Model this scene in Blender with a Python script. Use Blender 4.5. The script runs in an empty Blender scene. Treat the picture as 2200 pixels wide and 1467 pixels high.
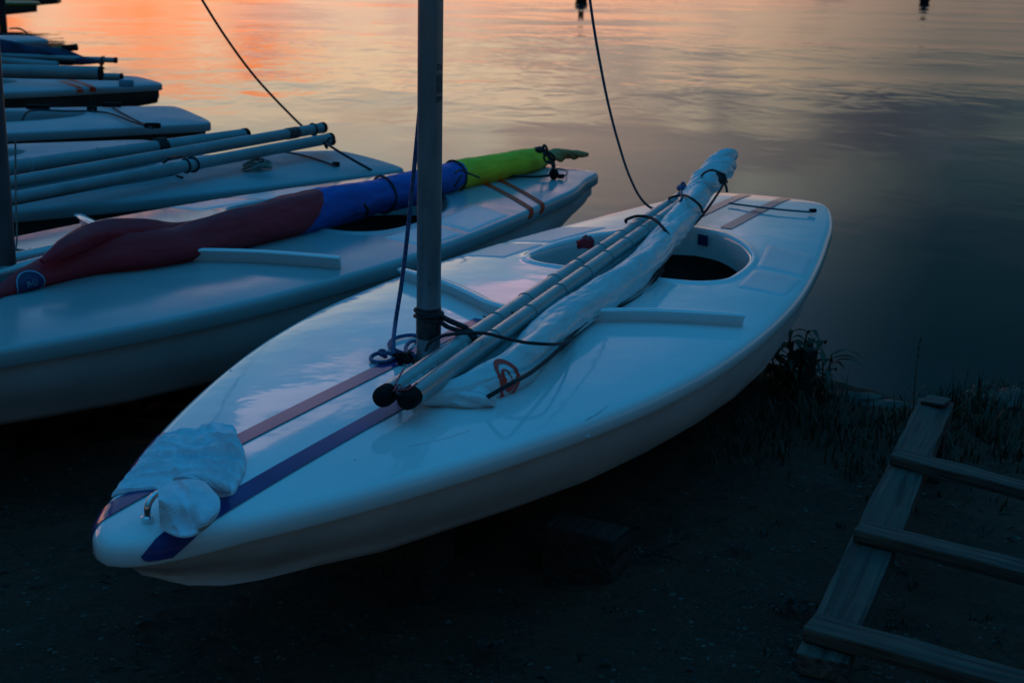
import bpy, bmesh, math, random
import numpy as np
from mathutils import Vector, Matrix, noise
random.seed(7); np.random.seed(7)
sc = bpy.context.scene
C = sc.collection

# ------------------------------------------------------------------ camera
FPX, PW, PH = 2999.14, 2200, 1467
DECK = 0.45                       # height of the decks above the ground
CH = DECK + 1.01249
FW = Vector((0, 0.96287336, -0.2699535)); RT = Vector((0.9997364, 0.00619794, 0.0221069)); UP = Vector((-0.0229593, 0.26988234, 0.96261955))
cd = bpy.data.cameras.new('camera'); cam = bpy.data.objects.new('camera', cd); C.objects.link(cam)
cam.matrix_world = Matrix(((RT.x, UP.x, -FW.x, 0), (RT.y, UP.y, -FW.y, 0), (RT.z, UP.z, -FW.z, CH), (0, 0, 0, 1)))
cd.sensor_width = 36; cd.lens = FPX / PW * 36; cd.clip_start = 0.05; cd.clip_end = 5000
cd.dof.use_dof = True; cd.dof.focus_distance = 3.3; cd.dof.aperture_fstop = 7.0
sc.camera = cam

def ray(px, py):
    return FW * FPX + RT * (px - PW / 2) - UP * (py - PH / 2)
def P(px, py, z=DECK):            # photo pixel -> point on the level plane z
    d = ray(px, py); t = (z - CH) / d.z
    return Vector((d.x * t, d.y * t, z))
def Q(px, py, y):                 # photo pixel -> point at distance y
    d = ray(px, py); t = y / d.y
    return Vector((d.x * t, y, CH + d.z * t))

# ------------------------------------------------------------------ node helpers
def N(nt, kind, **kw):
    n = nt.nodes.new(kind)
    for k, v in kw.items():
        if k.startswith('i_'):
            key = k[2:]
            n.inputs[int(key) if key.isdigit() else key.replace('_', ' ')].default_value = v
        else: setattr(n, k, v)
    return n
def math_n(nt, op, a, b=None, c=None, clamp=False):
    n = nt.nodes.new('ShaderNodeMath'); n.operation = op; n.use_clamp = clamp
    for i, v in enumerate((a, b, c)):
        if v is None: continue
        if isinstance(v, (int, float)): n.inputs[i].default_value = v
        else: nt.links.new(v, n.inputs[i])
    return n.outputs[0]
def ramp(nt, fac, stops, interp='LINEAR'):
    n = nt.nodes.new('ShaderNodeValToRGB'); n.color_ramp.interpolation = interp
    cr = n.color_ramp
    while len(cr.elements) < len(stops): cr.elements.new(0.5)
    for e, (p, c) in zip(cr.elements, stops):
        e.position = p; e.color = (*c, 1) if len(c) == 3 else c
    nt.links.new(fac, n.inputs[0]); return n.outputs[0]
def mixc(nt, fac, a, b, mode='MIX'):
    n = nt.nodes.new('ShaderNodeMix'); n.data_type = 'RGBA'; n.blend_type = mode
    for sock, v in ((n.inputs[0], fac), (n.inputs[6], a), (n.inputs[7], b)):
        if isinstance(v, (int, float)): sock.default_value = v
        elif isinstance(v, tuple): sock.default_value = (*v, 1)
        else: nt.links.new(v, sock)
    return n.outputs[2]

# ------------------------------------------------------------------ world: dusk sky
w = bpy.data.worlds.new('World'); sc.world = w; w.use_nodes = True
nt = w.node_tree; nt.nodes.clear()
GAZ = math.radians(-12)           # azimuth of the afterglow, left of straight ahead
tc = N(nt, 'ShaderNodeTexCoord'); sep = N(nt, 'ShaderNodeSeparateXYZ'); nt.links.new(tc.outputs['Generated'], sep.inputs[0])
ez = math_n(nt, 'MAXIMUM', sep.outputs[2], 0.0)
hx = math_n(nt, 'MULTIPLY', sep.outputs[0], math.sin(GAZ)); hy = math_n(nt, 'MULTIPLY', sep.outputs[1], math.cos(GAZ))
dot = math_n(nt, 'ADD', hx, hy)
hl = math_n(nt, 'SQRT', math_n(nt, 'MAXIMUM', math_n(nt, 'SUBTRACT', 1.0, math_n(nt, 'MULTIPLY', sep.outputs[2], sep.outputs[2])), 0.0001))
az = math_n(nt, 'DIVIDE', dot, hl)          # cosine of the azimuth from the glow
away = ramp(nt, ez, [(0, (.26, .18, .14)), (.05, (.21, .18, .15)), (.11, (.068, .108, .118)), (.17, (.014, .050, .072)), (.26, (.007, .042, .068)), (.42, (.009, .085, .16)), (.65, (.016, .19, .41)), (1, (.022, .285, .63))])
glow = ramp(nt, ez, [(0, (1.05, .62, .42)), (.035, (1.1, .68, .46)), (.07, (1.25, .86, .52)), (.115, (1.1, .86, .60)), (.145, (.86, .78, .62)), (.175, (.54, .58, .55)), (.23, (.22, .35, .50)), (.32, (.10, .22, .42)), (.46, (.04, .15, .33)), (.7, (.016, .20, .43)), (1, (.022, .285, .63))])
fa = math_n(nt, 'SMOOTHSTEP' if False else 'ADD', az, 0.0)
mr = N(nt, 'ShaderNodeMapRange', interpolation_type='SMOOTHSTEP'); nt.links.new(fa, mr.inputs[0])
mr.inputs[1].default_value = 0.868; mr.inputs[2].default_value = 1.0
skyc = mixc(nt, mr.outputs[0], away, glow)
# clouds: project the direction on a cloud layer
zz = math_n(nt, 'ADD', ez, 0.06)
cx = math_n(nt, 'DIVIDE', sep.outputs[0], zz); cy = math_n(nt, 'DIVIDE', sep.outputs[1], zz)
cmb = N(nt, 'ShaderNodeCombineXYZ'); nt.links.new(cx, cmb.inputs[0]); nt.links.new(cy, cmb.inputs[1])
def cloud(scale, off, lo, hi, det=4):
    mp = N(nt, 'ShaderNodeMapping'); nt.links.new(cmb.outputs[0], mp.inputs[0]); mp.inputs['Location'].default_value = off; mp.inputs['Scale'].default_value = (scale, scale * .55, 1)
    nz = N(nt, 'ShaderNodeTexNoise'); nt.links.new(mp.outputs[0], nz.inputs[0]); nz.inputs['Scale'].default_value = 1; nz.inputs['Detail'].default_value = det; nz.inputs['Roughness'].default_value = .5
    m = N(nt, 'ShaderNodeMapRange', interpolation_type='SMOOTHSTEP'); nt.links.new(nz.outputs[0], m.inputs[0]); m.inputs[1].default_value = lo; m.inputs[2].default_value = hi
    return m.outputs[0]
bandn = N(nt, 'ShaderNodeMapRange', interpolation_type='SMOOTHSTEP'); nt.links.new(ez, bandn.inputs[0]); bandn.inputs[1].default_value = .5; bandn.inputs[2].default_value = .12
litc = ramp(nt, mr.outputs[0], [(0, (.08, .08, .12)), (.4, (.42, .27, .34)), (1, (1.15, .62, .60))])
c1 = math_n(nt, 'MULTIPLY', cloud(1.7, (3.1, 1.7, 0), .53, .60), bandn.outputs[0])
skyc = mixc(nt, math_n(nt, 'MULTIPLY', c1, .12), skyc, litc)
# four larger cloud banks lit from below
azn = math_n(nt, 'ARCTAN2', sep.outputs[0], sep.outputs[1]); eln = math_n(nt, 'ARCSINE', sep.outputs[2])
wn = N(nt, 'ShaderNodeTexNoise'); wmp = N(nt, 'ShaderNodeMapping'); wmp.inputs['Scale'].default_value = (1, 1, 1.3); nt.links.new(tc.outputs['Generated'], wmp.inputs[0]); nt.links.new(wmp.outputs[0], wn.inputs[0]); wn.inputs['Scale'].default_value = 13; wn.inputs['Detail'].default_value = 2.5; wn.inputs['Roughness'].default_value = .45
def bank(az0, el0, ra, re, col, k, soft=.10):
    global skyc
    a = math_n(nt, 'DIVIDE', math_n(nt, 'SUBTRACT', azn, math.radians(az0)), math.radians(ra)); e = math_n(nt, 'DIVIDE', math_n(nt, 'SUBTRACT', eln, math.radians(el0)), math.radians(re))
    d = math_n(nt, 'ADD', math_n(nt, 'MULTIPLY', a, a), math_n(nt, 'MULTIPLY', e, e))
    d = math_n(nt, 'ADD', d, math_n(nt, 'MULTIPLY', math_n(nt, 'SUBTRACT', wn.outputs[0], .5), 5.0))
    m = N(nt, 'ShaderNodeMapRange', interpolation_type='SMOOTHSTEP'); nt.links.new(d, m.inputs[0]); m.inputs[1].default_value = 1 + soft; m.inputs[2].default_value = 1 - soft
    skyc = mixc(nt, math_n(nt, 'MULTIPLY', m.outputs[0], k), skyc, col)
skyc0 = skyc
def streak(az0, el0, ra, re, col, k): bank(az0, el0, ra, re, col, k, .9)
streak(-25, 1.0, 19, 4.1, (1.45, .36, .11), .95)
streak(1, .4, 8, 2.2, (1.15, .48, .26), .55)
streak(-6.5, 2.6, 5.5, 1.1, (.62, .46, .42), .6)
streak(3, 4.0, 5.5, 1.0, (.30, .25, .26), .65)
streak(8.5, 5.3, 6, .95, (.15, .165, .20), .7)
streak(15, 6.6, 7, .9, (.07, .09, .12), .7)
bank(-8.5, 17.6, 5.2, 1.9, (1.25, .98, 1.1), .75, .06)
bank(-1.2, 13.2, 4.6, 1.7, (1.9, 1.02, 1.02), .9, .08)
bank(8.2, 11.6, 3.6, 1.2, (1.0, .66, .74), .5, .2)
c2 = math_n(nt, 'MULTIPLY', cloud(.8, (9.3, 5.2, 4), .52, .66), bandn.outputs[0])
shade = ramp(nt, mr.outputs[0], [(0, (.02, .03, .05)), (.5, (.13, .12, .16)), (1, (.46, .27, .25))])
skyc = mixc(nt, math_n(nt, 'MULTIPLY', c2, .6), skyc, shade)
# the physical sky underneath, the sun just below the horizon
ns = N(nt, 'ShaderNodeTexSky', sky_type='NISHITA', sun_disc=False); ns.sun_elevation = math.radians(1.0); ns.sun_rotation = GAZ; ns.ozone_density = 3.0
skyc = mixc(nt, 1.0, skyc, mixc(nt, 1.0, ns.outputs[0], (.004, .004, .005), 'MULTIPLY'), 'ADD')
bg = N(nt, 'ShaderNodeBackground'); nt.links.new(skyc, bg.inputs[0]); bg.inputs[1].default_value = 1.0
wo = N(nt, 'ShaderNodeOutputWorld'); nt.links.new(bg.outputs[0], wo.inputs[0])

# ------------------------------------------------------------------ sun: last glow on the horizon
sd = bpy.data.lights.new('sun', 'SUN'); sun = bpy.data.objects.new('sun', sd); C.objects.link(sun)
SAZ = math.radians(-42); sd.energy = 0.16; sd.angle = math.radians(25); sd.color = (1.0, .42, .30)
sdir = Vector((math.sin(SAZ) * math.cos(math.radians(5)), math.cos(SAZ) * math.cos(math.radians(5)), math.sin(math.radians(5))))
sun.rotation_euler = sdir.to_track_quat('Z', 'Y').to_euler()
vs = sc.view_settings; sc.display_settings.display_device = 'sRGB'
vs.view_transform = 'Standard'; vs.look = 'None'; vs.exposure = 0; vs.gamma = 1; vs.use_curve_mapping = False

# ------------------------------------------------------------------ materials
def mat(name, col, rough=.5, metal=0, var=.15, vscale=6, bump=0, bscale=60, coat=0, spec=.5, detail=5, rvar=0, sheen=0, col2=None, stretch=None):
    m = bpy.data.materials.new(name); m.use_nodes = True; nt = m.node_tree; b = nt.nodes['Principled BSDF']
    tc = N(nt, 'ShaderNodeTexCoord'); src = tc.outputs['Object']
    if stretch:
        mp = N(nt, 'ShaderNodeMapping'); mp.inputs['Scale'].default_value = stretch; nt.links.new(src, mp.inputs[0]); src = mp.outputs[0]
    nz = N(nt, 'ShaderNodeTexNoise'); nt.links.new(src, nz.inputs[0]); nz.inputs['Scale'].default_value = vscale; nz.inputs['Detail'].default_value = detail
    a = tuple(c * (1 - var) for c in col); c2 = col2 or tuple(min(1, c * (1 + var)) for c in col)
    nt.links.new(ramp(nt, nz.outputs[0], [(.32, a), (.68, c2)]), b.inputs['Base Color'])
    b.inputs['Metallic'].default_value = metal; b.inputs['Roughness'].default_value = rough
    b.inputs['Specular IOR Level'].default_value = spec
    if rvar:
        n3 = N(nt, 'ShaderNodeTexNoise'); nt.links.new(src, n3.inputs[0]); n3.inputs['Scale'].default_value = vscale * 2.3; n3.inputs['Detail'].default_value = 6
        m3 = N(nt, 'ShaderNodeMapRange'); nt.links.new(n3.outputs[0], m3.inputs[0]); m3.inputs[1].default_value = .3; m3.inputs[2].default_value = .7
        m3.inputs[3].default_value = max(.02, rough - rvar); m3.inputs[4].default_value = rough + rvar; nt.links.new(m3.outputs[0], b.inputs['Roughness'])
    if coat: b.inputs['Coat Weight'].default_value = coat; b.inputs['Coat Roughness'].default_value = .05
    if sheen: b.inputs['Sheen Weight'].default_value = sheen
    if bump:
        n2 = N(nt, 'ShaderNodeTexNoise'); nt.links.new(src, n2.inputs[0]); n2.inputs['Scale'].default_value = bscale; n2.inputs['Detail'].default_value = 4
        bp = N(nt, 'ShaderNodeBump'); bp.inputs['Strength'].default_value = 1.0; bp.inputs['Distance'].default_value = bump
        nt.links.new(n2.outputs[0], bp.inputs['Height']); nt.links.new(bp.outputs[0], b.inputs['Normal'])
    return m
M = {}
M['gel'] = mat('gelcoat_white', (.74, .77, .78), .075, var=.05, vscale=2.5, bump=.0035, bscale=2.6, coat=0, rvar=.03)
M['gel_mid'] = mat('gelcoat_dim', (.35, .41, .43), .2, var=.07, vscale=3, bump=.003, bscale=2.6, spec=.3, rvar=.06)  # white gelcoat, colour darkened for the dimmer left of the view
M['gel_dim_matte'] = mat('gelcoat_dim_matte', (.28, .36, .39), .6, var=.08, vscale=3, spec=.08, rvar=.08)  # matte copy with the left-edge dimming put into its colour
M['gel_dull'] = mat('gelcoat_dull_dim', (.36, .40, .43), .55, var=.1, vscale=3, spec=.08, rvar=.08)  # same dimming painted into the decks of the farther boats
M['alu_dim'] = mat('spar_aluminium_dim', (.20, .27, .29), .5, metal=.1, var=.12, vscale=9, rvar=.08)  # spar metal, left-side dimness put into the base colour
M['hull_dark'] = mat('hull_dark', (.055, .05, .045), .5, var=.2, vscale=4)  # shade on the white boats' flanks painted in as a dark colour
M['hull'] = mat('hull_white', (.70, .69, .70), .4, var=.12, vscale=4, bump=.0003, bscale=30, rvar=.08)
M['tread'] = mat('tread_grey', (.60, .64, .66), .3, var=.05, vscale=5, bump=.0002, bscale=900)
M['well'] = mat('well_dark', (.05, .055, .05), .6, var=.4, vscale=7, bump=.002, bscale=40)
M['stripe'] = mat('stripe_navy', (.035, .045, .17), .14, var=.12, vscale=9, spec=.16)
M['stripe_aft'] = mat('stripe_faded_purple', (.14, .11, .19), .22, var=.15, vscale=9)
M['stripe_red'] = mat('stripe_orange_red', (.90, .045, .012), .5, spec=.15, var=.1, vscale=9)
M['alu'] = mat('spar_aluminium', (.44, .455, .46), .34, metal=.55, var=.10, vscale=9, rvar=.08)
M['mast'] = mat('mast_aluminium', (.20, .245, .27), .33, metal=.5, var=.12, vscale=7, rvar=.09, stretch=(2, 2, .8))
M['black'] = mat('black_rubber', (.008, .008, .009), .8, spec=.15, var=.4, vscale=30, bump=.0006, bscale=120)
M['tape'] = mat('black_tape', (.02, .021, .025), .4, var=.8, vscale=45, bump=.0012, bscale=70)
M['rope_black'] = mat('rope_black', (.014, .015, .018), .7, var=.6, vscale=200, bump=.002, bscale=260)
M['rope_navy'] = mat('rope_navy', (.012, .03, .12), .6, var=.5, vscale=160, bump=.002, bscale=260, col2=(.10, .16, .34))
M['rope_teal'] = mat('rope_teal', (.02, .09, .13), .6, var=.5, vscale=160, bump=.002, bscale=260)
M['rope_pink'] = mat('cord_red', (.5, .05, .07), .6, var=.5, vscale=160)
M['rope_grey'] = mat('rope_grey', (.22, .2, .17), .8, var=.5, vscale=120, bump=.002, bscale=260)
M['mast_dark'] = mat('mast_dark', (.05, .065, .075), .45, metal=.2, var=.2, vscale=7)
M['sail_white'] = mat('sailcloth_white', (.56, .62, .64), .30, var=.07, vscale=8, bump=.0012, bscale=55, rvar=.08)
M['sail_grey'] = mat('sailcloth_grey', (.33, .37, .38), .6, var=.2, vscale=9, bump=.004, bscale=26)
M['sail_red'] = mat('sailcloth_maroon', (.40, .018, .032), .75, var=.14, vscale=7, bump=.003, bscale=16)
M['sail_blue'] = mat('sailcloth_blue', (.008, .085, .38), .7, var=.15, vscale=7, bump=.003, bscale=18)
M['sail_green'] = mat('sailcloth_green', (.78, .58, .012), .7, var=.12, vscale=7, bump=.003, bscale=18)
M['sail_brown'] = mat('sailcloth_brown', (.50, .26, .09), .8, var=.35, vscale=16, bump=.006, bscale=40)
M['sail_navy'] = mat('sailcloth_navy', (.012, .018, .06), .8, var=.3, vscale=8, bump=.004, bscale=18)
M['red'] = mat('print_red', (.85, .035, .02), .45, var=.1)
M['lightblue'] = mat('print_pale_blue', (.12, .30, .42), .6, var=.1)
M['navy'] = mat('print_navy', (.012, .02, .09), .6, var=.1)
M['sticker'] = mat('sticker_blue', (.012, .02, .12), .4, var=.1)
M['ink'] = mat('ink_black', (.01, .012, .015), .5, var=.1)
M['chrome'] = mat('steel_polished', (.75, .75, .76), .1, metal=1, var=.05)
M['towel'] = mat('towel_terry', (.64, .74, .82), .95, var=.10, vscale=40, bump=.0022, bscale=260, sheen=.2)
M['buoy'] = mat('buoy_dark', (.012, .012, .014), .5, var=.3)
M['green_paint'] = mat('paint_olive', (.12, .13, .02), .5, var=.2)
M['stone'] = mat('shore_stone', (.085, .055, .04), .7, var=.45, vscale=14, bump=.012, bscale=35)
M['leaf'] = mat('leaf_green', (.022, .03, .008), .6, var=.35, vscale=30)
M['grass'] = mat('grass_dark', (.026, .026, .008), .7, var=.45, vscale=10)
M['stem'] = mat('stem_brown', (.09, .06, .035), .8, var=.3)

def wood_mat(name, col):
    m = bpy.data.materials.new(name); m.use_nodes = True; nt = m.node_tree; b = nt.nodes['Principled BSDF']
    tc = N(nt, 'ShaderNodeTexCoord'); mp = N(nt, 'ShaderNodeMapping'); nt.links.new(tc.outputs['Object'], mp.inputs[0]); mp.inputs['Scale'].default_value = (2.2, 42, 42)
    nz = N(nt, 'ShaderNodeTexNoise'); nt.links.new(mp.outputs[0], nz.inputs[0]); nz.inputs['Scale'].default_value = 1; nz.inputs['Detail'].default_value = 8; nz.inputs['Distortion'].default_value = .6
    n2 = N(nt, 'ShaderNodeTexNoise'); nt.links.new(tc.outputs['Object'], n2.inputs[0]); n2.inputs['Scale'].default_value = 9; n2.inputs['Detail'].default_value = 5
    c = ramp(nt, nz.outputs[0], [(.36, tuple(x * .18 for x in col)), (.46, tuple(x * .8 for x in col)), (.7, tuple(x * 1.6 for x in col))])
    c = mixc(nt, math_n(nt, 'MULTIPLY', math_n(nt, 'SUBTRACT', n2.outputs[0], .45, clamp=True), 3, clamp=True), c, tuple(x * .45 for x in col))
    nt.links.new(c, b.inputs['Base Color']); b.inputs['Roughness'].default_value = .72
    bp = N(nt, 'ShaderNodeBump'); bp.inputs['Distance'].default_value = .014; nt.links.new(nz.outputs[0], bp.inputs['Height']); nt.links.new(bp.outputs[0], b.inputs['Normal'])
    return m
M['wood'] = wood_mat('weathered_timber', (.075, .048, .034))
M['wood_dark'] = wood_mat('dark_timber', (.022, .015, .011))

def ground_mat():
    m = bpy.data.materials.new('sandy_soil'); m.use_nodes = True; nt = m.node_tree; b = nt.nodes['Principled BSDF']
    tc = N(nt, 'ShaderNodeTexCoord'); o = tc.outputs['Object']
    def nz(s, d=6, r=.6):
        n = N(nt, 'ShaderNodeTexNoise'); nt.links.new(o, n.inputs[0]); n.inputs['Scale'].default_value = s; n.inputs['Detail'].default_value = d; n.inputs['Roughness'].default_value = r; return n.outputs[0]
    a = ramp(nt, nz(1.3), [(.38, (.06, .022, .013)), (.6, (.17, .062, .036))])
    a = mixc(nt, .55, a, ramp(nt, nz(55, 8, .8), [(.36, (.028, .010, .006)), (.55, (.14, .052, .030)), (.75, (.26, .12, .075))]))
    vo = N(nt, 'ShaderNodeTexVoronoi', feature='F1'); nt.links.new(o, vo.inputs[0]); vo.inputs['Scale'].default_value = 190
    speck = math_n(nt, 'MULTIPLY', math_n(nt, 'LESS_THAN', vo.outputs['Distance'], .22), math_n(nt, 'GREATER_THAN', nz(24), .56))
    a = mixc(nt, speck, a, (.15, .11, .08))
    nt.links.new(a, b.inputs['Base Color']); b.inputs['Roughness'].default_value = .85; b.inputs['Specular IOR Level'].default_value = .3
    h = math_n(nt, 'ADD', math_n(nt, 'MULTIPLY', nz(60, 8, .75), 1.0), math_n(nt, 'MULTIPLY', nz(14, 4), .8))
    bp = N(nt, 'ShaderNodeBump'); bp.inputs['Distance'].default_value = .02; nt.links.new(h, bp.inputs['Height']); nt.links.new(bp.outputs[0], b.inputs['Normal'])
    return m
M['ground'] = ground_mat()

def water_mat():
    m = bpy.data.materials.new('lake_water'); m.use_nodes = True; nt = m.node_tree; b = nt.nodes['Principled BSDF']
    tc = N(nt, 'ShaderNodeTexCoord'); o = tc.outputs['Object']
    b.inputs['Base Color'].default_value = (.002, .006, .008, 1); b.inputs['Roughness'].default_value = .035; b.inputs['IOR'].default_value = 1.333
    def nz(scale, d, sx=1, sy=1, dist=0):
        mp = N(nt, 'ShaderNodeMapping'); nt.links.new(o, mp.inputs[0]); mp.inputs['Scale'].default_value = (sx * scale, sy * scale, 1); mp.inputs['Rotation'].default_value = (0, 0, math.radians(24))
        n = N(nt, 'ShaderNodeTexNoise'); nt.links.new(mp.outputs[0], n.inputs[0]); n.inputs['Scale'].default_value = 1; n.inputs['Detail'].default_value = d; n.inputs['Roughness'].default_value = .45; n.inputs['Distortion'].default_value = dist; return n.outputs[0]
    swell = nz(.7, 1, 1.2, .7, .5); rip = nz(2.4, 1.5, 1.0, .62, .9); fine = nz(8, 1, 1, .8)
    calm = N(nt, 'ShaderNodeMapRange', interpolation_type='SMOOTHSTEP'); nt.links.new(nz(.16, 2, .5, 1.0), calm.inputs[0]); calm.inputs[1].default_value = .40; calm.inputs[2].default_value = .62; calm.inputs[3].default_value = .12
    sp = N(nt, 'ShaderNodeSeparateXYZ'); nt.links.new(o, sp.inputs[0])
    shore = N(nt, 'ShaderNodeMapRange', interpolation_type='SMOOTHSTEP'); nt.links.new(sp.outputs[1], shore.inputs[0]); shore.inputs[1].default_value = 5; shore.inputs[2].default_value = 12; shore.inputs[3].default_value = .15
    k = math_n(nt, 'MULTIPLY', calm.outputs[0], shore.outputs[0])
    h = math_n(nt, 'ADD', math_n(nt, 'MULTIPLY', swell, .030), math_n(nt, 'MULTIPLY', rip, .011))
    h = math_n(nt, 'ADD', h, math_n(nt, 'MULTIPLY', fine, .0004))
    h = math_n(nt, 'MULTIPLY', h, k)
    bp = N(nt, 'ShaderNodeBump'); bp.inputs['Distance'].default_value = 1.0; bp.inputs['Strength'].default_value = 1.0; nt.links.new(h, bp.inputs['Height']); nt.links.new(bp.outputs[0], b.inputs['Normal'])
    return m
M['water'] = water_mat()

# ------------------------------------------------------------------ object helpers
FR = {}
def frame(o):
    while o.parent: o = o.parent
    return FR.get(o.name, Matrix.Identity(4))
def thing(name, label, cat, loc=(0, 0, 0), yaw=0, group=None, scale=1):
    o = bpy.data.objects.new(name, None); C.objects.link(o); o.empty_display_size = .1
    o.location = loc; o.rotation_euler = (0, 0, yaw); o.scale = (scale,) * 3
    FR[o.name] = Matrix.LocRotScale(Vector(loc), Matrix.Rotation(yaw, 3, 'Z'), Vector((scale,) * 3))
    o['label'] = label; o['category'] = cat
    if group: o['group'] = group
    return o
def obj(name, geo, m, parent=None, world=False, smooth=True, label=None):
    vs_, fs = geo
    if world and parent is not None:
        inv = frame(parent).inverted(); vs_ = [inv @ Vector(v) for v in vs_]
    me = bpy.data.meshes.new(name); me.from_pydata([tuple(v) for v in vs_], [], fs)
    me.validate()
    bm = bmesh.new(); bm.from_mesh(me); bmesh.ops.recalc_face_normals(bm, faces=bm.faces); bm.to_mesh(me); bm.free()
    if smooth: me.polygons.foreach_set('use_smooth', [True] * len(me.polygons))
    me.materials.append(m); me.update()
    if smooth and smooth != 'all':
        me.set_sharp_from_angle(angle=math.radians(42))
    o = bpy.data.objects.new(name, me); C.objects.link(o)
    if parent is not None: o.parent = parent
    if label: o['label'] = label
    return o
def single(name, geo, m, label, cat, group=None, smooth=True):
    vs_ = [Vector(v) for v in geo[0]]
    c = sum(vs_, Vector()) / len(vs_); c.z = min(v.z for v in vs_)
    o = obj(name, ([v - c for v in vs_], geo[1]), m, smooth=smooth); o.location = c
    o['label'] = label; o['category'] = cat
    if group: o['group'] = group
    return o
def spline(pts, n=6):
    pts = [Vector(p) for p in pts]
    if len(pts) < 3: return [pts[0].lerp(pts[-1], i / n) for i in range(n + 1)]
    out = []
    ext = [pts[0] * 2 - pts[1]] + pts + [pts[-1] * 2 - pts[-2]]
    for i in range(1, len(ext) - 2):
        p0, p1, p2, p3 = ext[i - 1:i + 3]
        d = [max(1e-4, (b - a).length) ** .5 for a, b in ((p0, p1), (p1, p2), (p2, p3))]
        t0, t1 = 0, d[0]; t2 = t1 + d[1]; t3 = t2 + d[2]
        for k in range(n):
            t = t1 + (t2 - t1) * k / n
            a1 = p0 * ((t1 - t) / (t1 - t0)) + p1 * ((t - t0) / (t1 - t0)); a2 = p1 * ((t2 - t) / (t2 - t1)) + p2 * ((t - t1) / (t2 - t1)); a3 = p2 * ((t3 - t) / (t3 - t2)) + p3 * ((t - t2) / (t3 - t2))
            b1 = a1 * ((t2 - t) / (t2 - t0)) + a2 * ((t - t0) / (t2 - t0)); b2 = a2 * ((t3 - t) / (t3 - t1)) + a3 * ((t - t1) / (t3 - t1))
            out.append(b1 * ((t2 - t) / (t2 - t1)) + b2 * ((t - t1) / (t2 - t1)))
    out.append(pts[-1]); return out
def frames(path):
    n = len(path); T = []
    for i in range(n): T.append((path[min(n - 1, i + 1)] - path[max(0, i - 1)]).normalized())
    u = Vector((0, 0, 1)) if abs(T[0].z) < .9 else Vector((1, 0, 0))
    u = (u - T[0] * u.dot(T[0])).normalized(); out = []
    for t in T:
        u = (u - t * u.dot(t)); u.normalize(); out.append((t, t.cross(u), u))
    return out
def tube(path, r, seg=10, caps=True, closed=False):
    fr = frames(path); V = []; F = []
    n = len(path)
    for i, p in enumerate(path):
        rr = r(i / (n - 1)) if callable(r) else r
        for k in range(seg):
            a = 2 * math.pi * k / seg
            V.append(p + (fr[i][1] * math.cos(a) + fr[i][2] * math.sin(a)) * rr)
    for i in range(n - 1):
        for k in range(seg):
            F.append((i * seg + k, i * seg + (k + 1) % seg, (i + 1) * seg + (k + 1) % seg, (i + 1) * seg + k))
    if caps:
        F.append(tuple(range(seg))[::-1]); F.append(tuple((n - 1) * seg + k for k in range(seg)))
    return V, F
def join(*gs):
    V = []; F = []
    for v, f in gs:
        o = len(V); V += list(v); F += [tuple(i + o for i in x) for x in f]
    return V, F
def rope(pts, r=.004, n=8, seg=8): return tube(spline(pts, n), r, seg)
def straight(a, b, r, seg=24, n=24):
    a, b = Vector(a), Vector(b); return tube([a.lerp(b, i / n) for i in range(n + 1)], r, seg)
def ring(c, axis, r, t, seg=28, s2=8, wob=0):
    axis = Vector(axis).normalized(); u = axis.orthogonal().normalized(); v = axis.cross(u); V = []; F = []
    for i in range(seg):
        a = 2 * math.pi * i / seg; d = u * math.cos(a) + v * math.sin(a)
        for j in range(s2):
            b = 2 * math.pi * j / s2
            V.append(Vector(c) + d * (r + t * math.cos(b)) + axis * (t * math.sin(b) + wob * math.sin(a * 2)))
            F.append((i * s2 + j, i * s2 + (j + 1) % s2, ((i + 1) % seg) * s2 + (j + 1) % s2, ((i + 1) % seg) * s2 + j))
    return V, F
def knob(c, r, seg=20, sq=(1, 1, 1)):
    V = []; F = []; n = 12
    for i in range(n + 1):
        th = math.pi * i / n
        for k in range(seg):
            a = 2 * math.pi * k / seg
            V.append(Vector(c) + Vector((math.sin(th) * math.cos(a) * sq[0], math.sin(th) * math.sin(a) * sq[1], math.cos(th) * sq[2])) * r)
    for i in range(n):
        for k in range(seg): F.append((i * seg + k, i * seg + (k + 1) % seg, (i + 1) * seg + (k + 1) % seg, (i + 1) * seg + k))
    return V, F
def box(sx, sy, sz, bev=.004, cut=0, rough=0, seed=0, base=True):
    bm = bmesh.new(); bmesh.ops.create_cube(bm, size=1)
    bmesh.ops.scale(bm, vec=(sx, sy, sz), verts=bm.verts)
    if base: bmesh.ops.translate(bm, vec=(0, 0, sz / 2), verts=bm.verts)
    if bev: bmesh.ops.bevel(bm, geom=bm.edges[:], offset=bev, segments=2, affect='EDGES', profile=.6)
    if cut:
        ee = [e for e in bm.edges if abs((e.verts[0].co - e.verts[1].co).x) > sx * .5]
        bmesh.ops.subdivide_edges(bm, edges=ee, cuts=cut, use_grid_fill=True)
    if rough:
        for v in bm.verts:
            q = v.co * 9 + Vector((seed * 7.1, seed, 0)); v.co += Vector((0, noise.noise(q), noise.noise(q + Vector((5, 5, 5))))) * rough
    V = [v.co.copy() for v in bm.verts]; F = [tuple(x.index for x in f.verts) for f in bm.faces]; bm.free(); return V, F
def xf(geo, m): return [m @ Vector(v) for v in geo[0]], geo[1]
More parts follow.
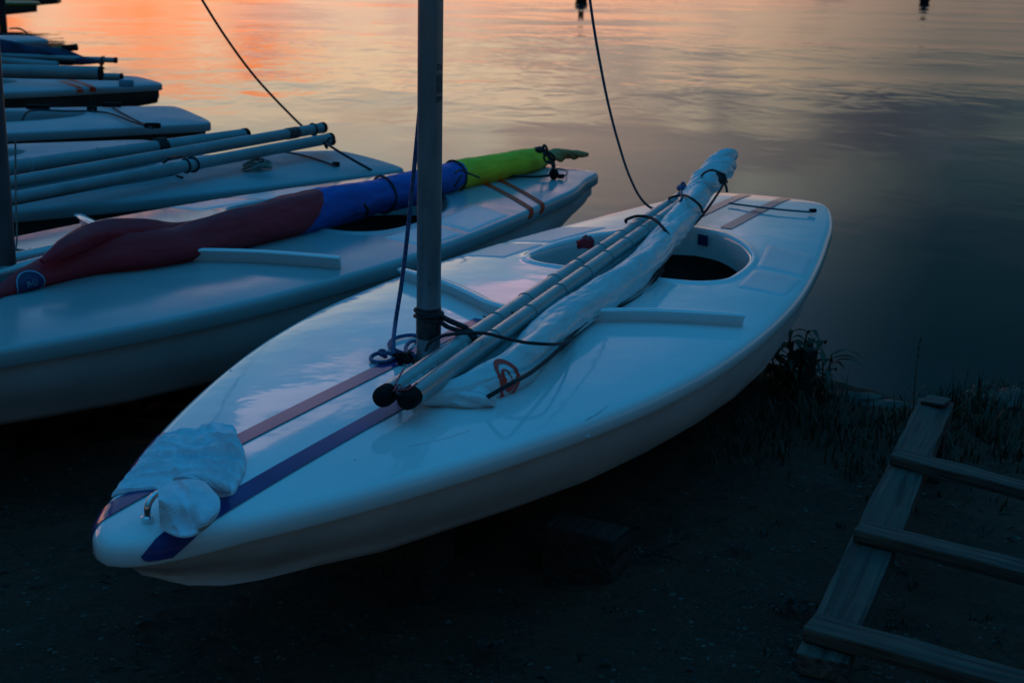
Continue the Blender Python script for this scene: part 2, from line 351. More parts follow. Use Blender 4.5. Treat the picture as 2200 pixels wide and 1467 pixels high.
def text_geo(s, size, font=None):
    cu = bpy.data.curves.new('t', 'FONT'); cu.body = s; cu.size = size; cu.align_x = 'CENTER'; cu.align_y = 'CENTER'; cu.resolution_u = 3
    o = bpy.data.objects.new('t', cu); C.objects.link(o); dg = bpy.context.evaluated_depsgraph_get(); dg.update()
    me = bpy.data.meshes.new_from_object(o.evaluated_get(dg)); V = [v.co.copy() for v in me.vertices]; F = [tuple(p.vertices) for p in me.polygons]
    bpy.data.objects.remove(o); bpy.data.curves.remove(cu); bpy.data.meshes.remove(me); return V, F

# ------------------------------------------------------------------ the ground and the lake
WATER = -0.05
shore = [(400, -260), (60, -30), (12, 2.2), (5, 3.9), (3, 4.45), (1.85, 4.80), (1.45, 4.72), (1.12, 5.0), (.75, 5.5), (.2, 6.15), (-.9, 7.5), (-2.0, 8.8), (-3.4, 10.8), (-7.0, 15), (-13, 22), (-32, 45), (-60, 120), (-300, 500)]
S0 = np.array(shore, float)
def sdist(X, Y):
    best = np.full(X.shape, 1e9); sign = np.ones(X.shape)
    for a, b in zip(S0[:-1], S0[1:]):
        d = b - a; L2 = d @ d; t = np.clip(((X - a[0]) * d[0] + (Y - a[1]) * d[1]) / L2, 0, 1)
        ex = X - a[0] - t * d[0]; ey = Y - a[1] - t * d[1]; D = np.hypot(ex, ey)
        cr = d[0] * ey - d[1] * ex
        up = D < best; best = np.where(up, D, best); sign = np.where(up, np.sign(cr), sign)
    return best * sign             # positive inland
def ground_h(X, Y):
    d = sdist(X, Y)
    h = np.where(d > 0, WATER + .05 * np.clip(d / .35, 0, 1) ** .7, WATER + .35 * np.clip(d, -6, 0))
    return h
def gh(x, y): return float(ground_h(np.array([x * 1.0]), np.array([y * 1.0]))[0])
def make_ground():
    xs = np.concatenate([[-900, -400, -150, -60, -30, -18, -12, -9, -7], np.arange(-6, -2.4, .2), np.arange(-2.4, 2.6, .022), np.arange(2.6, 6, .2), [7, 9, 12, 18, 30, 60, 150, 400, 900]])
    ys = np.concatenate([[-900, -300, -90, -30, -10, -4, -1, 0, .6, 1.0, 1.3, 1.6], np.arange(1.8, 5.9, .022), np.arange(5.9, 9, .1), np.arange(9, 16, .5), [18, 22, 28, 40, 70, 150, 400, 900]])
    X, Y = np.meshgrid(xs, ys); H = ground_h(X, Y); nx, ny = len(xs), len(ys)
    V = []
    for j in range(ny):
        for i in range(nx):
            x, y, h = X[j, i], Y[j, i], H[j, i]
            if -6 < x < 6 and 0 < y < 12:
                q = Vector((x, y, 0))
                a = .030 * noise.noise(q * 1.6) + .026 * noise.noise(q * 5.5) + .017 * noise.noise(q * 14) + .006 * abs(noise.noise(q * 31))
                if h > WATER - .02: h += a * .8
            V.append((x, y, h))
    F = [(j * nx + i, j * nx + i + 1, (j + 1) * nx + i + 1, (j + 1) * nx + i) for j in range(ny - 1) for i in range(nx - 1)]
    o = obj('ground', (V, F), M['ground'], smooth='all'); o['kind'] = 'structure'
make_ground()
wv = [(-3000, -3000, WATER), (3000, -3000, WATER), (3000, 4000, WATER), (-3000, 4000, WATER)]
# the lake lies beyond the shoreline: an outline polygon, so that nothing floods the beach behind
wp = [(3000, -1900), (420, -262)] + [(x - .0, y - .35) for x, y in shore[1:]] + [(-320, 560), (-3000, 5000), (3000, 5000)]
wo_ = obj('water', ([(x, y, WATER) for x, y in wp], [tuple(range(len(wp)))]), M['water'], smooth=False); wo_['kind'] = 'structure'

# ------------------------------------------------------------------ hull geometry (local: x from bow to stern, y to port, z up)
OUT = [(-.034, 0), (-.026, .028), (.004, .066), (.07, .110), (.16, .154), (.29, .222), (.447, .293), (.656, .375), (.9, .458), (1.15, .527), (1.4, .575), (1.61, .600), (2.04, .612), (2.45, .592), (2.94, .53), (3.4, .452), (3.7, .395), (3.94, .335), (4.08, .288), (4.155, .235), (4.185, .165), (4.205, 0)]
OUT_W = [(-.034, 0), (-.026, .028), (.004, .066), (.07, .110), (.16, .154), (.29, .222), (.447, .293), (.656, .375), (.9, .458), (1.15, .527), (1.4, .575), (1.61, .600), (2.04, .612), (2.45, .60), (2.94, .56), (3.4, .50), (3.8, .43), (4.05, .385), (4.13, .355), (4.165, .31), (4.185, .15), (4.19, 0)]
OUT_X = [(-.034, 0), (-.026, .028), (.004, .066), (.07, .110), (.16, .154), (.29, .222), (.447, .293), (.656, .375), (.9, .458), (1.15, .527), (1.4, .575), (1.61, .600), (2.04, .63), (2.45, .63), (2.94, .61), (3.4, .57), (3.9, .51), (4.11, .485), (4.17, .45), (4.19, .38), (4.20, .2), (4.20, 0)]
PIT = [(2.34, 0), (2.343, .15), (2.365, .27), (2.44, .335), (2.6, .345), (2.8, .318), (2.95, .258), (3.07, .18), (3.155, .09), (3.185, 0)]
class Deck:
    def __init__(s, out, pit=PIT, pw=1.0, R=.027):
        h = spline([(x, y, 0) for x, y in out], 14); h[-1] = Vector((out[-1][0], 0, 0))
        L = [0]
        for a, b in zip(h[:-1], h[1:]): L.append(L[-1] + (b - a).length)
        n = 150; pts = []
        Ln = np.linspace(0, L[-1], n); hx_ = np.interp(Ln, L, [p.x for p in h]); hy_ = np.interp(Ln, L, [p.y for p in h])
        up = list(zip(hx_, hy_)); s.o = np.array(up + [(x, -y) for x, y in up[1:-1][::-1]])
        nx = np.roll(s.o, -1, 0) - np.roll(s.o, 1, 0); nn = np.stack([-nx[:, 1], nx[:, 0]], 1); nn /= np.linalg.norm(nn, axis=1)[:, None]
        c = np.array([2.0, 0]);
        if ((s.o - c) * nn).sum() < 0: nn = -nn
        s.n = nn; s.R = R
        s.pit = [(x, y * pw) for x, y in pit]
    def crown(s, d): return .020 * (1 - math.exp(-max(0, d - s.R) / .17))
    def surf(s, x, y, off=0):
        q = np.array([x, y]); D = ((s.o - q) ** 2).sum(1); i = int(D.argmin()); m = len(s.o)
        # refine on the two neighbouring edges
        best = None
        for a, b in (((i - 1) % m, i), (i, (i + 1) % m)):
            A, B = s.o[a], s.o[b]; e = B - A; t = float(np.clip((q - A) @ e / (e @ e), 0, 1)); pt = A + e * t; dd = ((q - pt) ** 2).sum()
            if best is None or dd < best[0]: best = (dd, pt, s.n[a] * (1 - t) + s.n[b] * t)
        _, pt, nn = best; nn = nn / np.linalg.norm(nn); d = float((pt - q) @ nn)
        R = s.R
        if d >= R: return Vector((x, y, DECK + s.crown(d) + off))
        e = min(R - d, R * math.pi / 2 + .013); th = min(e / R, math.pi / 2); inn = pt - nn * R
        hz = inn + nn * (R + off) * math.sin(th); z = -R + (R + off) * math.cos(th)
        if e > R * math.pi / 2: z -= e - R * math.pi / 2
        return Vector((hz[0], hz[1], DECK + z))
    def pit_loop(s):
        h = spline([(x, y, 0) for x, y in s.pit], 10)
        return [(p.x, p.y) for p in h] + [(p.x, -p.y) for p in h[1:-1][::-1]]
    def deck_geo(s):
        pit = np.array(s.pit_loop()); c = np.array([(pit[:, 0].min() + pit[:, 0].max()) / 2, 0]); m = len(s.o); pa = np.arctan2(pit[:, 1], pit[:, 0] - c[0]); pr = np.hypot(pit[:, 0] - c[0], pit[:, 1]); o_ = np.argsort(pa); pa = pa[o_]; pr = pr[o_]
        pa = np.concatenate([pa - 2 * math.pi, pa, pa + 2 * math.pi]); pr = np.tile(pr, 3)
        K = 34; V = []; F = []; s.rim = []
        fr = list(np.linspace(0, 1, K) ** 1.15)
        for i in range(m):
            q = s.o[i]; inn = q - s.n[i] * s.R; v = inn - c; a = math.atan2(v[1], v[0]); r0 = float(np.interp(a, pa, pr)); L = np.linalg.norm(v); u = v / L
            p0 = c + u * r0
            prof = [(-.006, -.10), (-.004, -.03), (.0, -.006), (.005, .002), (.014, .005), (.026, .003), (.036, 0)]
            for a_, z in prof:
                p = p0 + u * a_; V.append(s.surf(p[0], p[1]) + Vector((0, 0, z)))
            st = .05 / max(L - r0, .06)
            for f in fr[1:]:
                f = st + (1 - st) * f; p = p0 + u * (L - r0) * f; V.append(s.surf(p[0], p[1]))
            for th in (15, 30, 45, 60, 75, 90):
                t = math.radians(th); p = inn + s.n[i] * s.R * math.sin(t); V.append(Vector((p[0], p[1], DECK - s.R * (1 - math.cos(t)))))
            for ins, z in ((0, .046), (.003, .050), (.016, .051), (.04, .049)):
                p = q - s.n[i] * ins; V.append(Vector((p[0], p[1], DECK - z)))
        W = len(V) // m
        for i in range(m):
            j = (i + 1) % m
            for k in range(W - 1): F.append((i * W + k, j * W + k, j * W + k + 1, i * W + k + 1))
        return V, F
    def hull_geo(s):
        hx_, hy_ = s.o[:150, 0], s.o[:150, 1]; Lx = hx_.max()
        wf = lambda x: float(np.interp(x, hx_[:np.argmax(hx_) + 1], hy_[:np.argmax(hx_) + 1])) if x < hx_[120] else float(np.interp(x, hx_, hy_))
        V = []; F = []; ss = [.0, .018, .035, .05, .08, .12, .17, .24, .32, .45, .6, .8, 1.0, 1.25, 1.5, 1.8, 2.1, 2.4, 2.8, 3.2, 3.6, 3.9, 4.05, Lx - .055]
        for x in ss:
            rake = .10 * max(0, 1 - (x) / .25)
            yt = max(.018, wf(x) - .030); zc = -float(np.interp(x, [.0, .05, .12, .3, .6, 1.2, 2, 3.0, 4.2], [.085, .128, .152, .187, .215, .245, .256, .24, .125])); kk = float(np.interp(x, [.0, .12, .3, .6, 1.13, 1.55, 2, 2.4, 2.9, 4.2], [.05, .12, .35, .60, .75, .80, .86, .89, .91, .90]))
            yc = yt * kk; zk = zc - .055 * min(1, x / .5) * (1 if x < 3.2 else max(.25, 1 - (x - 3.2)))
            sec = [(yt, -.047), (yt * .99 + yc * .01, -.07), (yt * .6 + yc * .4 + .010 * min(1, x), (zc * .5 - .035)), (yc * .86 + yt * .14, zc * .86 - .007), (yc, zc), (yc * .93, zc - .018), (yc * .5, (zc + zk) / 2 - .012), (0.0, zk)]
            row = [Vector((x + rake * min(1, (-z - .047) / .1), y, DECK + z)) for y, z in sec]
            full = row + [Vector((v.x, -v.y, v.z)) for v in row[:-1][::-1]]
            V += full
        W = 15
        for i in range(len(ss) - 1):
            for k in range(W - 1): F.append((i * W + k, i * W + k + 1, (i + 1) * W + k + 1, (i + 1) * W + k))
        b = (len(ss) - 1) * W
        F.append(tuple(b + k for k in range(W))); F.append(tuple(range(W)))
        return V, F
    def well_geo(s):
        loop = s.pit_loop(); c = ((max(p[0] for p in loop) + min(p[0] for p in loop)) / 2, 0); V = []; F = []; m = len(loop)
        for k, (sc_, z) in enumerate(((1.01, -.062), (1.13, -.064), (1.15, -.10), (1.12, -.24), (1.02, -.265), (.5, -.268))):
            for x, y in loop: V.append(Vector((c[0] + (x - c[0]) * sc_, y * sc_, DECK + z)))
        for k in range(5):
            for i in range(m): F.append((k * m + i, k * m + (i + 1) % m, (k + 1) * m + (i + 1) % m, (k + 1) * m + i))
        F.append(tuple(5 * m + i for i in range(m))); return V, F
    def strip(s, line, width, off=.0030, nu=5, step=.02):
        """a painted stripe following the deck and its rolled edge; line = developed polyline"""
        pts = [Vector((x, y, 0)) for x, y in line]; path = []
        for a, b in zip(pts[:-1], pts[1:]):
            n = max(1, int((b - a).length / step)); path += [a.lerp(b, i / n) for i in range(n)]
        path.append(pts[-1]); V = []; F = []
        for i, p in enumerate(path):
            t = (path[min(len(path) - 1, i + 1)] - path[max(0, i - 1)]).normalized(); nn = Vector((-t.y, t.x, 0))
            for k in range(nu):
                q = p + nn * width * (k / (nu - 1) - .5); V.append(s.surf(q.x, q.y, off))
        for i in range(len(path) - 1):
            for k in range(nu - 1): F.append((i * nu + k, i * nu + k + 1, (i + 1) * nu + k + 1, (i + 1) * nu + k))
        return V, F
    def patch(s, corners, off=.003, n=14):
        a, b, c, d = [Vector((x, y, 0)) for x, y in corners]; V = []; F = []
        for j in range(n + 1):
            for i in range(n + 1):
                u, v = i / n, j / n; p = a.lerp(b, u).lerp(d.lerp(c, u), v)
                e = min(u, 1 - u, v, 1 - v); V.append(s.surf(p.x, p.y, off if e > 0 else -.002))
        for j in range(n):
            for i in range(n): F.append((j * (n + 1) + i, j * (n + 1) + i + 1, (j + 1) * (n + 1) + i + 1, (j + 1) * (n + 1) + i))
        return V, F
def rail_geo(D):
    pts = [(1.93, .56), (1.875, .47), (1.80, .33), (1.71, .2), (1.63, .09), (1.605, 0), (1.63, -.09), (1.71, -.2), (1.80, -.33), (1.875, -.47), (1.93, -.565)]
    path = spline([(x, y, 0) for x, y in pts], 6); V = []; F = []; n = len(path)
    prof = [(.024, -.004), (.018, .006), (.010, .026), (.0, .033), (-.002, .037), (.002, .041), (.016, .042), (.030, .039), (.044, .02), (.065, -.004)]
    for i, p in enumerate(path):
        t = (path[min(n - 1, i + 1)] - path[max(0, i - 1)]).normalized(); nn = Vector((-t.y, t.x, 0))
        if nn.x < 0: nn = -nn
        b = D.surf(p.x, p.y)
        for a, z in prof: V.append(b + nn * a + Vector((0, 0, z)))
    W = len(prof)
    for i in range(n - 1):
        for k in range(W - 1): F.append((i * W + k, i * W + k + 1, (i + 1) * W + k + 1, (i + 1) * W + k))
    F.append(tuple(range(W))); F.append(tuple((n - 1) * W + k for k in range(W)))
    return V, F
DA = Deck(OUT); OUT_C = OUT[:-5] + [(3.94, .315), (4.10, .275), (4.165, .250), (4.185, .225), (4.195, .12), (4.20, 0)]
DC = Deck(OUT_C, R=.018); DB = Deck(OUT_W, R=.018); DX = Deck(OUT_X, pit=[(x + .36, y) for x, y in PIT], pw=.85, R=.012)
CACHE = {}
def shared(name, key, fn, m, parent, smooth=True):
    if key not in CACHE:
        o = obj(name, fn(), m, parent, smooth=smooth); CACHE[key] = o.data; return o
    o = bpy.data.objects.new(name, CACHE[key]); C.objects.link(o); o.parent = parent; return o
BG = 'white sailing dinghies pulled up along the shore'
def sailboat(label, pose, D, key, scale=1, rail=True, mast=None, gel='gel', hull='hull'):
    x, y, yaw = pose
    t = thing('sailboat', label, 'sailboat', (x, y, 0 if scale == 1 else DECK * (1 - scale)), yaw, BG, scale)
    shared('hull', key + 'h' + hull, D.hull_geo, M[hull], t); shared('deck', key + 'd' + gel, D.deck_geo, M[gel], t)
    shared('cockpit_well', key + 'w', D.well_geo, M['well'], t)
    if rail: shared('splash_rail', key + 'r', lambda: rail_geo(D), M['gel'], t)
    return t
MR = .030
def add_mast(t, x, y, h=3.2, m_='mast'):
    path = [Vector((x, y, DECK - .02)).lerp(Vector((x, y, DECK + h)), i / 60) for i in range(61)]
    m = obj('mast', tube(path, MR, 32), M[m_], t)
    obj('mast_collar', ring((x, y, DECK + .019), (0, 0, 1), MR + .006, .006), M['black'], t)
    return m

# ================================================================== boat 1, nearest
POSE1 = (-.69121, 2.28993, 1.12485)
b1 = sailboat('nearest white dinghy with blue bow stripes, standing mast and furled white sail on deck', POSE1, DA, 'A')
F1 = FR[b1.name]
def L1(x, y, z=0): return F1 @ Vector((x, y, DECK + z))
MX, MY = 1.148, .012
mast1 = add_mast(b1, MX, MY)
tp = [Vector((MX, MY, DECK + z)) for z in np.linspace(.085, .162, 14)]
obj('tape_wrap', tube(tp, lambda u: MR + .0012 + .0006 * math.sin(u * 40), 32), M['tape'], b1)
for k, (yo, gap) in enumerate(((.086, 0), (-.090, 0))):
    front = [(-.02, yo), (1.585, yo)]
    obj('deck_stripe', DA.strip(front, .046), M['stripe'], b1, label='navy blue stripe along the foredeck')
    obj('deck_stripe', DA.strip([(3.26, yo * 1.0), (4.14, yo)], .046), M['stripe_aft'], b1, label='faded purple stripe along the stern deck')
obj('rim_stripe', DA.strip([(.17, .152), (.23, .186), (.30, .220), (.37, .252), (.45, .285)], .062, nu=9, step=.008), M['stripe'], b1, label='navy patch wrapped over the port bow edge')
for sg in (-1, 1):
    obj('tread_panel', DA.patch([(2.36, .40 * sg), (2.66, .375 * sg), (2.64, .555 * sg), (2.36, .57 * sg)]), M['tread'], b1)
    obj('tread_panel', DA.patch([(2.675, .375 * sg), (3.08, .30 * sg), (3.03, .495 * sg), (2.655, .553 * sg)]), M['tread'], b1)
# sticker on the aft wall of the cockpit
pc = [(3.177, -.012), (3.159, -.058)]
sv = []
for z in (-.014, -.054):
    for x, y in pc: sv.append(DA.surf(x, y) + Vector((-.007, 0, z)))
obj('sticker', (sv, [(0, 1, 3, 2)]), M['sticker'], b1, smooth=False)
# hairline scratches in the gelcoat
M['scratch'] = mat('scratch_grey', (.33, .37, .40), .6, var=.3, vscale=30)
for ln_, w_s in (([(.62, -.235), (.70, -.275), (.78, -.30)], .0010), ([(1.00, -.478), (1.06, -.487), (1.11, -.486)], .0018), ([(.56, .02), (.60, -.01)], .0010)):
    obj('scratch', DA.strip([(p.x, p.y) for p in spline([(a, b, 0) for a, b in ln_], 5)], w_s, off=.0009, nu=2), M['scratch'], b1)
for x, y, r in ((.90, .43, .0035), (.62, .365, .0025), (.985, -.515, .006), (.50, -.18, .002), (.78, -.12, .0022)):
    c_ = DA.surf(x, y, .0004); obj('chip', knob(c_, r, 10, (1, 1, .25)), M['scratch'], b1)
# traveller line and cleats at the stern
obj('traveller_line', rope([P(1566, 437, DECK + .028), P(1620, 444, DECK + .030), P(1680, 451, DECK + .028), P(1742, 456, DECK + .022)], .0042), M['rope_teal'], b1, world=True)
obj('cleat', xf(box(.03, .018, .016, .005), Matrix.Translation(P(1746, 457, DECK + .014)) @ Matrix.Rotation(.4, 4, 'Z')), M['black'], b1, world=True)
# bow handle: a polished steel hoop
hp = [L1(.060, -.016, .003), L1(.061, -.016, .02), L1(.064, -.016, .034), L1(.076, -.017, .046), L1(.094, -.018, .048), L1(.118, -.019, .042), L1(.130, -.02, .03), L1(.132, -.02, .005)]
hn = obj('bow_handle', rope(hp, .0065, 8, 16), M['chrome'], b1, world=True)
for q in ((.060, -.016), (.132, -.02)):
    obj('base_plate', tube([L1(q[0], q[1], .004), L1(q[0], q[1], .014), L1(q[0], q[1], .016)], lambda u: .011 if u < .9 else .009, 20), M['chrome'], hn, world=True)
# cam cleat in the foredeck beside the mast
cl = L1(1.21, .17, 0)
g = [xf(box(.055, .022, .012, .004), Matrix.Translation(P(868, 768, DECK + .020)) @ Matrix.Rotation(.9, 4, 'Z'))]
for k in range(7):
    a = random.random() * 6; g.append(ring(P(852 + 5 * k, 770 + (k % 3) * 5 - 5, DECK + .030 + .003 * (k % 2)), (math.cos(a), math.sin(a), .6), .008, .004, 12, 6))
obj('halyard_cleat', join(*g), M['black'], b1, world=True)

# lettering on the mast: "Da" above a worn sticker
def on_mast(V, ang0, z0):
    out = []
    for v in V:
        a = ang0 + v.x / MR; out.append(Vector((MX + math.cos(a) * (MR + .0007), MY + math.sin(a) * (MR + .0007), DECK + z0 + v.y)))
    return out
zt = (798 - 131) / 905
yaw1 = POSE1[2]; face = math.radians(-90) - yaw1    # local angle that faces the camera
tg = text_geo('Da', .017)
obj('mast_lettering', (on_mast(tg[0], face + .95, .745), tg[1]), M['ink'], b1, smooth=False)
sg_ = []
for (x0, x1, y0, y1) in ((-.010, .010, -.060, -.018), (-.010, -.002, -.082, -.068), (.0, .010, -.078, -.068)):
    vv = [Vector((x0 + (x1 - x0) * i / 6, y, 0)) for y in (y0, y1) for i in range(7)]
    sg_.append((vv, [(i, i + 1, 8 + i, 7 + i) for i in range(6)]))
sj = join(*sg_); obj('worn_sticker', (on_mast(sj[0], face + .95, .745), sj[1]), mat('worn_print', (.13, .09, .09), .5, var=.5, vscale=60), b1, smooth=False)

# ------------------------------------------------------------------ bundles of sailcloth
class Bundle:
    def __init__(s, keys, seed=1, folds=.12, twist=5, n=10, flat=1.0, tight=()):
        path = spline([k[0] for k in keys], n); m = len(path)
        R = np.interp(np.linspace(0, len(keys) - 1, m), range(len(keys)), [k[1] for k in keys])
        s.p = path; s.R = R; s.fr = frames(path); s.m = m; s.seed = seed; s.folds = folds; s.twist = twist; s.flat = flat; s.tight = tight
        L = [0]
        for a, b in zip(path[:-1], path[1:]): L.append(L[-1] + (b - a).length)
        s.L = L
    def surf(s, u, th, off=0):
        f = u * (s.m - 1); i = min(s.m - 2, int(f)); t = f - i
        p = s.p[i].lerp(s.p[i + 1], t); _, a, b = s.fr[i]; _, a2, b2 = s.fr[i + 1]
        a = a.lerp(a2, t); b = b.lerp(b2, t); R = s.R[i] * (1 - t) + s.R[i + 1] * t
        l = s.L[i] * (1 - t) + s.L[i + 1] * t; ph = th + s.twist * l
        d = (.5 * math.sin(3 * ph + s.seed) + .35 * math.sin(5 * ph - 4 * l + 2 * s.seed) + .3 * math.sin(2 * ph + 9 * l) + .9 * noise.noise(Vector((math.cos(ph) * 1.3, math.sin(ph) * 1.3, l * 7 + s.seed * 5))) + .45 * noise.noise(Vector((math.cos(ph) * 3, math.sin(ph) * 3, l * 22 + s.seed * 5))))
        # a sharp overlap where the cloth was rolled
        e = ((ph + .8) % (2 * math.pi)) / (2 * math.pi); ov = (e - .5) * .55 * s.folds
        g1 = noise.noise(Vector((math.cos(ph) * 1.6, math.sin(ph) * 1.6, l * 3.6 + s.seed * 9))); g2 = noise.noise(Vector((math.cos(ph) * 2.6, math.sin(ph) * 2.6, l * 9 + s.seed * 3)))
        cr = .42 * max(0, 1 - abs(g1) * 5) ** 1.5 + .12 * max(0, 1 - abs(g2) * 6)
        r = R * (1 + s.folds * (d * .62 - cr * .8) + ov) 
        for tu in s.tight: r *= 1 - .22 * math.exp(-((l - tu) / .035) ** 2)
        r += off
        return p + a * math.cos(th) * r + b * math.sin(th) * r * s.flat
    def geo(s, u0=0, u1=1, seg=72, nu=None, seam0=0, seam1=0, cap0=True, cap1=True):
        nu = nu or max(8, int((u1 - u0) * s.m * 3)); V = []; F = []
        for i in range(nu + 1):
            for k in range(seg):
                th = 2 * math.pi * k / seg; c = math.sin(th); a, b = u0 + seam0 * c, u1 + seam1 * c
                V.append(s.surf(min(1, max(0, a + (b - a) * i / nu)), th))
        for i in range(nu):
            for k in range(seg): F.append((i * seg + k, i * seg + (k + 1) % seg, (i + 1) * seg + (k + 1) % seg, (i + 1) * seg + k))
        if cap0: F.append(tuple(range(seg)))
        if cap1: F.append(tuple(nu * seg + k for k in range(seg)))
        return V, F
    def decal(s, shape, u0, th0, su, off=.0018):
        """flat print: 2-D verts in metres laid on the cloth around (u0, th0)"""
        V2, F2 = shape; i = int(u0 * (s.m - 1)); R = s.R[i]
        return [s.surf(u0 + v.x / s.L[-1], th0 + v.y / R, off) for v in V2], F2

# the furled white sail on boat 1
rs = thing('furled_sail', 'long white sail furled beside two grey spars, lying on the nearest boat deck', 'sail', tuple(P(1100, 760, DECK)), 0)
S1a, S1b = P(826, 850, DECK + .075), P(1462, 424, DECK + .125)
S2a, S2b = P(879, 856, DECK + .075), P(1475, 432, DECK + .130)
for k, (a, b, offs) in enumerate(((S1a, S1b, (1066, 1128, 1191, 1242, 1290, 1335, 1372)), (S2a, S2b, (1059, 1137, 1201, 1257, 1303, 1344, 1381, 1412)))):
    sp = obj('spar', straight(a, b, .0225, 28, 40), M['alu'], rs, world=True)
    ax = (b - a).normalized()
    cp = [a + ax * d for d in (.02, .004, -.006, -.016, -.024, -.028)]
    obj('end_cap', tube(cp, lambda u: [.0230, .0236, .0234, .0215, .014, .005][int(round(u * 5))], 28), M['black'], sp, world=True)
    for px in offs:
        # where along the spar this clip stands
        best = min((abs(((a.lerp(b, t / 400) @ Vector((1, 0, 0))) / a.lerp(b, t / 400).y) - (P(px, 600, 0).x / P(px, 600, 0).y) * 1.0), t) for t in range(401))
        # solve with the real camera
        bt = 0; bd = 1e9
        for t in range(0, 401):
            v = a.lerp(b, t / 400) - Vector((0, 0, CH)); X = PW / 2 + FPX * v.dot(RT) / v.dot(FW)
            if abs(X - px) < bd: bd = abs(X - px); bt = t / 400
        obj('sail_clip', ring(a.lerp(b, bt), ax + Vector((0, 0, .10)), .0238, .0017, 28, 6), M['rope_grey'] if False else M['sail_grey'], sp, world=True)
B1 = Bundle([(P(905, 862, DECK + .035), .008), (P(945, 850, DECK + .040), .026), (P(1000, 838, DECK + .042), .036), (P(1050, 820, DECK + .045), .044), (P(1098, 797, DECK + .050), .047), (P(1170, 728, DECK + .053), .050), (P(1235, 675, DECK + .055), .052), (P(1300, 630, DECK + .060), .050), (P(1360, 588, DECK + .070), .049), (P(1408, 540, DECK + .08), .050), (P(1445, 492, DECK + .092), .053), (P(1478, 448, DECK + .115), .052), (P(1508, 405, DECK + .15), .050), (P(1536, 372, DECK + .183), .050), (P(1550, 356, DECK + .196), .054), (P(1556, 348, DECK + .2), .05)], seed=2, folds=.14, twist=2.2, n=9, tight=())
obj('sailcloth', B1.geo(0, .93, 84, 320), M['sail_white'], rs, world=True)
BH = Bundle([(P(1500, 414, DECK + .145), .047), (P(1515, 396, DECK + .16), .052), (P(1530, 378, DECK + .178), .050), (P(1544, 364, DECK + .190), .053), (P(1553, 352, DECK + .198), .055), (P(1557, 346, DECK + .202), .052), (P(1558, 344, DECK + .203), .036)], seed=11, folds=.26, twist=9, n=12)
obj('sail_head', BH.geo(0, 1, 96, 110), M['sail_white'], rs, world=True)
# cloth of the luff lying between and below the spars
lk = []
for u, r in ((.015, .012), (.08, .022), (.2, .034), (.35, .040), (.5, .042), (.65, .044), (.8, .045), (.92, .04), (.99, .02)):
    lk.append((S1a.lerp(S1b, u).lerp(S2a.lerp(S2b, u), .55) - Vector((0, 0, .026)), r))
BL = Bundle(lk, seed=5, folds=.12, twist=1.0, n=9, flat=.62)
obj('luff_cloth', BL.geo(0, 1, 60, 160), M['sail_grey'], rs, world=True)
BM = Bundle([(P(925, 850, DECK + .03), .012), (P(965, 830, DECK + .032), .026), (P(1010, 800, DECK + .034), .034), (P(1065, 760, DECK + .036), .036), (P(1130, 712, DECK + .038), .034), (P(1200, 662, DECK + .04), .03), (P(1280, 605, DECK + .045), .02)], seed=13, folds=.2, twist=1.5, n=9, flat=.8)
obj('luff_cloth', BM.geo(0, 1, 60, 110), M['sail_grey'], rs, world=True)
# loose corner of clear window cloth by the foot
fk = Bundle([(P(905, 860, DECK + .020), .010), (P(945, 858, DECK + .026), .022), (P(990, 856, DECK + .030), .029), (P(1035, 856, DECK + .030), .030), (P(1062, 866, DECK + .018), .014)], seed=8, folds=.42, twist=14, n=14, flat=.8)
obj('foot_cloth', fk.geo(0, 1, 80, 110), M['sail_white'], rs, world=True)
# grommets and dark ties showing between the spars
for (px, py, r) in ((1043, 682, .006), (1100, 671, .005), (1168, 624, .005), (1227, 581, .004), (1276, 547, .004), (1318, 520, .004)):
    obj('grommet', ring(P(px, py, DECK + .098), (.5, .3, 1), r, .0022, 14, 6), M['rope_black'], rs, world=True)
bl = [P(872, 836, DECK + .078), P(903, 810, DECK + .080), P(938, 784, DECK + .082), P(973, 760, DECK + .084), P(1002, 742, DECK + .086)]
obj('bolt_rope', rope(bl, lambda u: .007 + .0015 * math.sin(u * 60), 10), M['sail_grey'], rs, world=True, label='dark seam tied between the spar ends')
# red cord knotted at the spar ends
g = [rope([P(868, 790, DECK + .098), P(856, 812, DECK + .10), P(850, 832, DECK + .098), P(862, 838, DECK + .096), P(882, 826, DECK + .1), P(872, 842, DECK + .09), P(858, 846, DECK + .09), P(852, 838, DECK + .096)], .0018),
     rope([P(845, 840, DECK + .097), P(858, 826, DECK + .102), P(868, 838, DECK + .098), P(880, 834, DECK + .1), P(896, 822, DECK + .1)], .0018)]
obj('end_cord', join(*g), M['rope_pink'], rs, world=True)
g = [ring(P(854, 838, DECK + .088), (1, .3, .4), .012, .003, 14, 6), ring(P(862, 845, DECK + .085), (.2, 1, .3), .010, .003, 14, 6), rope([P(845, 832, DECK + .08), P(858, 848, DECK + .092), P(874, 838, DECK + .08)], .003)]
obj('end_lashing', join(*g), M['rope_black'], rs, world=True)
